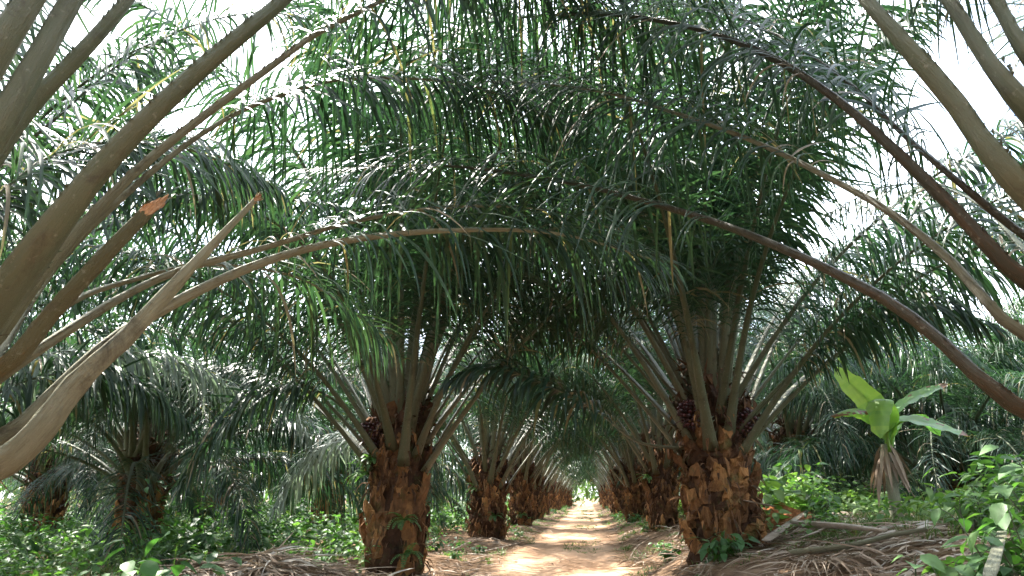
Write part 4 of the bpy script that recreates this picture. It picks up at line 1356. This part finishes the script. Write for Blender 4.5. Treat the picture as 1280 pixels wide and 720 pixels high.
# ------------------------------------------------------------------ individual leafy plants near the camera
def plant(x, y, h, nstem, Lf, label, cat='plant', group=None, seed=0, tone=0.5, lean=0.35, wratio=0.62, nleaf=9, name='leafy_bush', spread=0.12):
    rg = np.random.default_rng(seed)
    z = float(terrain(x, y))
    root = bpy.data.objects.new(name, None)
    COL.objects.link(root)
    root.location = (x, y, z)
    tag(root, label, cat, group)
    sm, lm = MB(), MB()
    for i in range(nstem):
        az = rg.uniform(0, TAU)
        hh = h * rg.uniform(0.55, 1.08)
        b = np.array([rg.normal(0, spread), rg.normal(0, spread), -0.03])
        o_ = np.array([math.cos(az), math.sin(az), 0]) * hh * lean * rg.uniform(0.3, 1.2)
        C, ln = resample(np.array([b, b + o_ * 0.35 + [0, 0, hh * 0.55], b + o_ + [0, 0, hh]]), 12)
        tube(sm, C, np.linspace(0.008, 0.003, 12), np.linspace(0.008, 0.003, 12), 5, tone=0.5)
        m = nleaf
        f = np.linspace(0.28, 1.0, m)
        g = f * 11
        ix = np.clip(g.astype(int), 0, 10)
        p = C[ix] + (C[ix + 1] - C[ix]) * (g - ix)[:, None]
        a2 = az + np.arange(m) * 2.4 + rg.normal(0, 0.3, m)
        pet = np.stack([np.cos(a2), np.sin(a2), rg.uniform(0.1, 0.7, m)], 1) * (Lf * rg.uniform(0.3, 0.8, m))[:, None]
        q_ = p + pet
        for j in range(m):
            tube(sm, np.array([p[j], p[j] + pet[j] * 0.5 + [0, 0, 0.01], q_[j]]), 0.0022, 0.0022, 4, tone=0.6, cap=False)
        D = np.stack([np.cos(a2), np.sin(a2), rg.normal(-0.25, 0.35, m)], 1)
        U = np.stack([rg.normal(0, 0.3, m), rg.normal(0, 0.3, m), np.ones(m)], 1)
        L = Lf * rg.uniform(0.6, 1.2, m)
        leaves(lm, q_, D, U, L, L * wratio * rg.uniform(0.85, 1.15, m), np.clip(tone + rg.normal(0, 0.13, m), 0, 1), fold=0.22, curl=0.3)
    link('stems', sm.mesh('stems', M['petiole']), root)
    link('leaves', lm.mesh('leaves', M['weed']), root)
    return root


BG = 'leafy bushes on the right bank'
for i, (x, y, h, ns, Lf, lab) in enumerate([
        (2.30, 4.1, 0.50, 12, 0.15, 'large bush with broad heart-shaped leaves filling the lower right corner'),
        (2.95, 4.9, 0.60, 14, 0.15, 'broad-leaved bush behind the corner bush at the right edge'),
        (2.15, 4.5, 0.30, 9, 0.13, 'low broad-leaved bush in front of the corner bush'),
        (3.9, 6.6, 0.6, 12, 0.14, 'tall leafy bush at the right edge below the low palm'),
        (3.2, 6.2, 0.35, 8, 0.13, 'small leafy bush between the dead petioles and the right edge'),
        (4.7, 8.4, 0.5, 12, 0.12, 'leafy bush just right of the banana stem'),
        (3.1, 10.0, 0.45, 12, 0.12, 'leafy bush left of the banana plant behind the dead petioles')]):
    plant(x, y, h, ns, Lf, lab, 'bush', BG, seed=300 + i, tone=0.56 + 0.08 * (i % 3))
p = ground_at(905, 700)
plant(p[0], p[1], 0.32, 9, 0.17, 'glossy dark green plant at the foot of the fruiting right palm', 'plant', None, 320, 0.34, 0.7, 0.5, 7, 'leafy_plant', 0.1)
p = at(935, 612, 10.5)
plant(p[0], p[1], 0.5, 6, 0.2, 'pale green broad-leaved seedling behind the fruiting right palm', 'plant', None, 321, 0.85, 0.4, 0.55, 5, 'leafy_plant', 0.06)
p = ground_at(15, 716)
plant(p[0], p[1], 0.45, 7, 0.26, 'large-leaved green plant in the lower left corner', 'plant', None, 322, 0.4, 0.7, 0.5, 5, 'leafy_plant', 0.1)
p = ground_at(105, 690)
plant(p[0], p[1], 0.4, 9, 0.13, 'leafy green plant in front of the dark trunk of the drooping palm', 'plant', None, 323, 0.45, 0.5, 0.6, 8, 'leafy_plant', 0.15)
p = ground_at(420, 660)
plant(p[0], p[1], 0.5, 12, 0.13, 'bright green plant between the frond heap and the first left trunk', 'plant', None, 324, 0.5, 0.5, 0.6, 8, 'leafy_plant', 0.22)
p = ground_at(300, 650)
plant(p[0], p[1], 0.6, 12, 0.13, 'leafy green plant behind the frond heap', 'plant', None, 325, 0.5, 0.5, 0.6, 8, 'leafy_plant', 0.22)
p = ground_at(830, 690)
plant(p[0], p[1], 0.22, 7, 0.10, 'small green plant on the right verge beside the track', 'plant', None, 326, 0.5, 0.6, 0.6, 6, 'leafy_plant', 0.12)

# pale palm seedling, lower left
p = ground_at(170, 716)
root = bpy.data.objects.new('palm_seedling', None)
COL.objects.link(root)
root.location = tuple(p)
tag(root, 'pale silvery palm seedling with feathered leaves in the lower left grass', 'palm seedling')
for i, (az, e, ln) in enumerate([(0.5, 66, 0.5), (1.0, 50, 0.55), (-0.4, 40, 0.42), (2.6, 55, 0.36), (4.0, 60, 0.3)]):
    P = arc(e, 85, ln, 8)
    P = np.stack([P[:, 0] * math.cos(az), P[:, 0] * math.sin(az), P[:, 2]], 1)
    ra, lf = frond_geo(P, 500 + i, nl=16, L0=0.16, base_w=0.008, start=0.3, droop=0.7, wid=0.024, spines=False, nside=5, nseg=4, brown=0, tonebias=0.25, ragged=0)
    o = link('frond', ra.mesh('frond_stalk', M['petiole_pale']), root)
    link('leaflets', lf.mesh('frond_leaflets', M['leaf']), o)
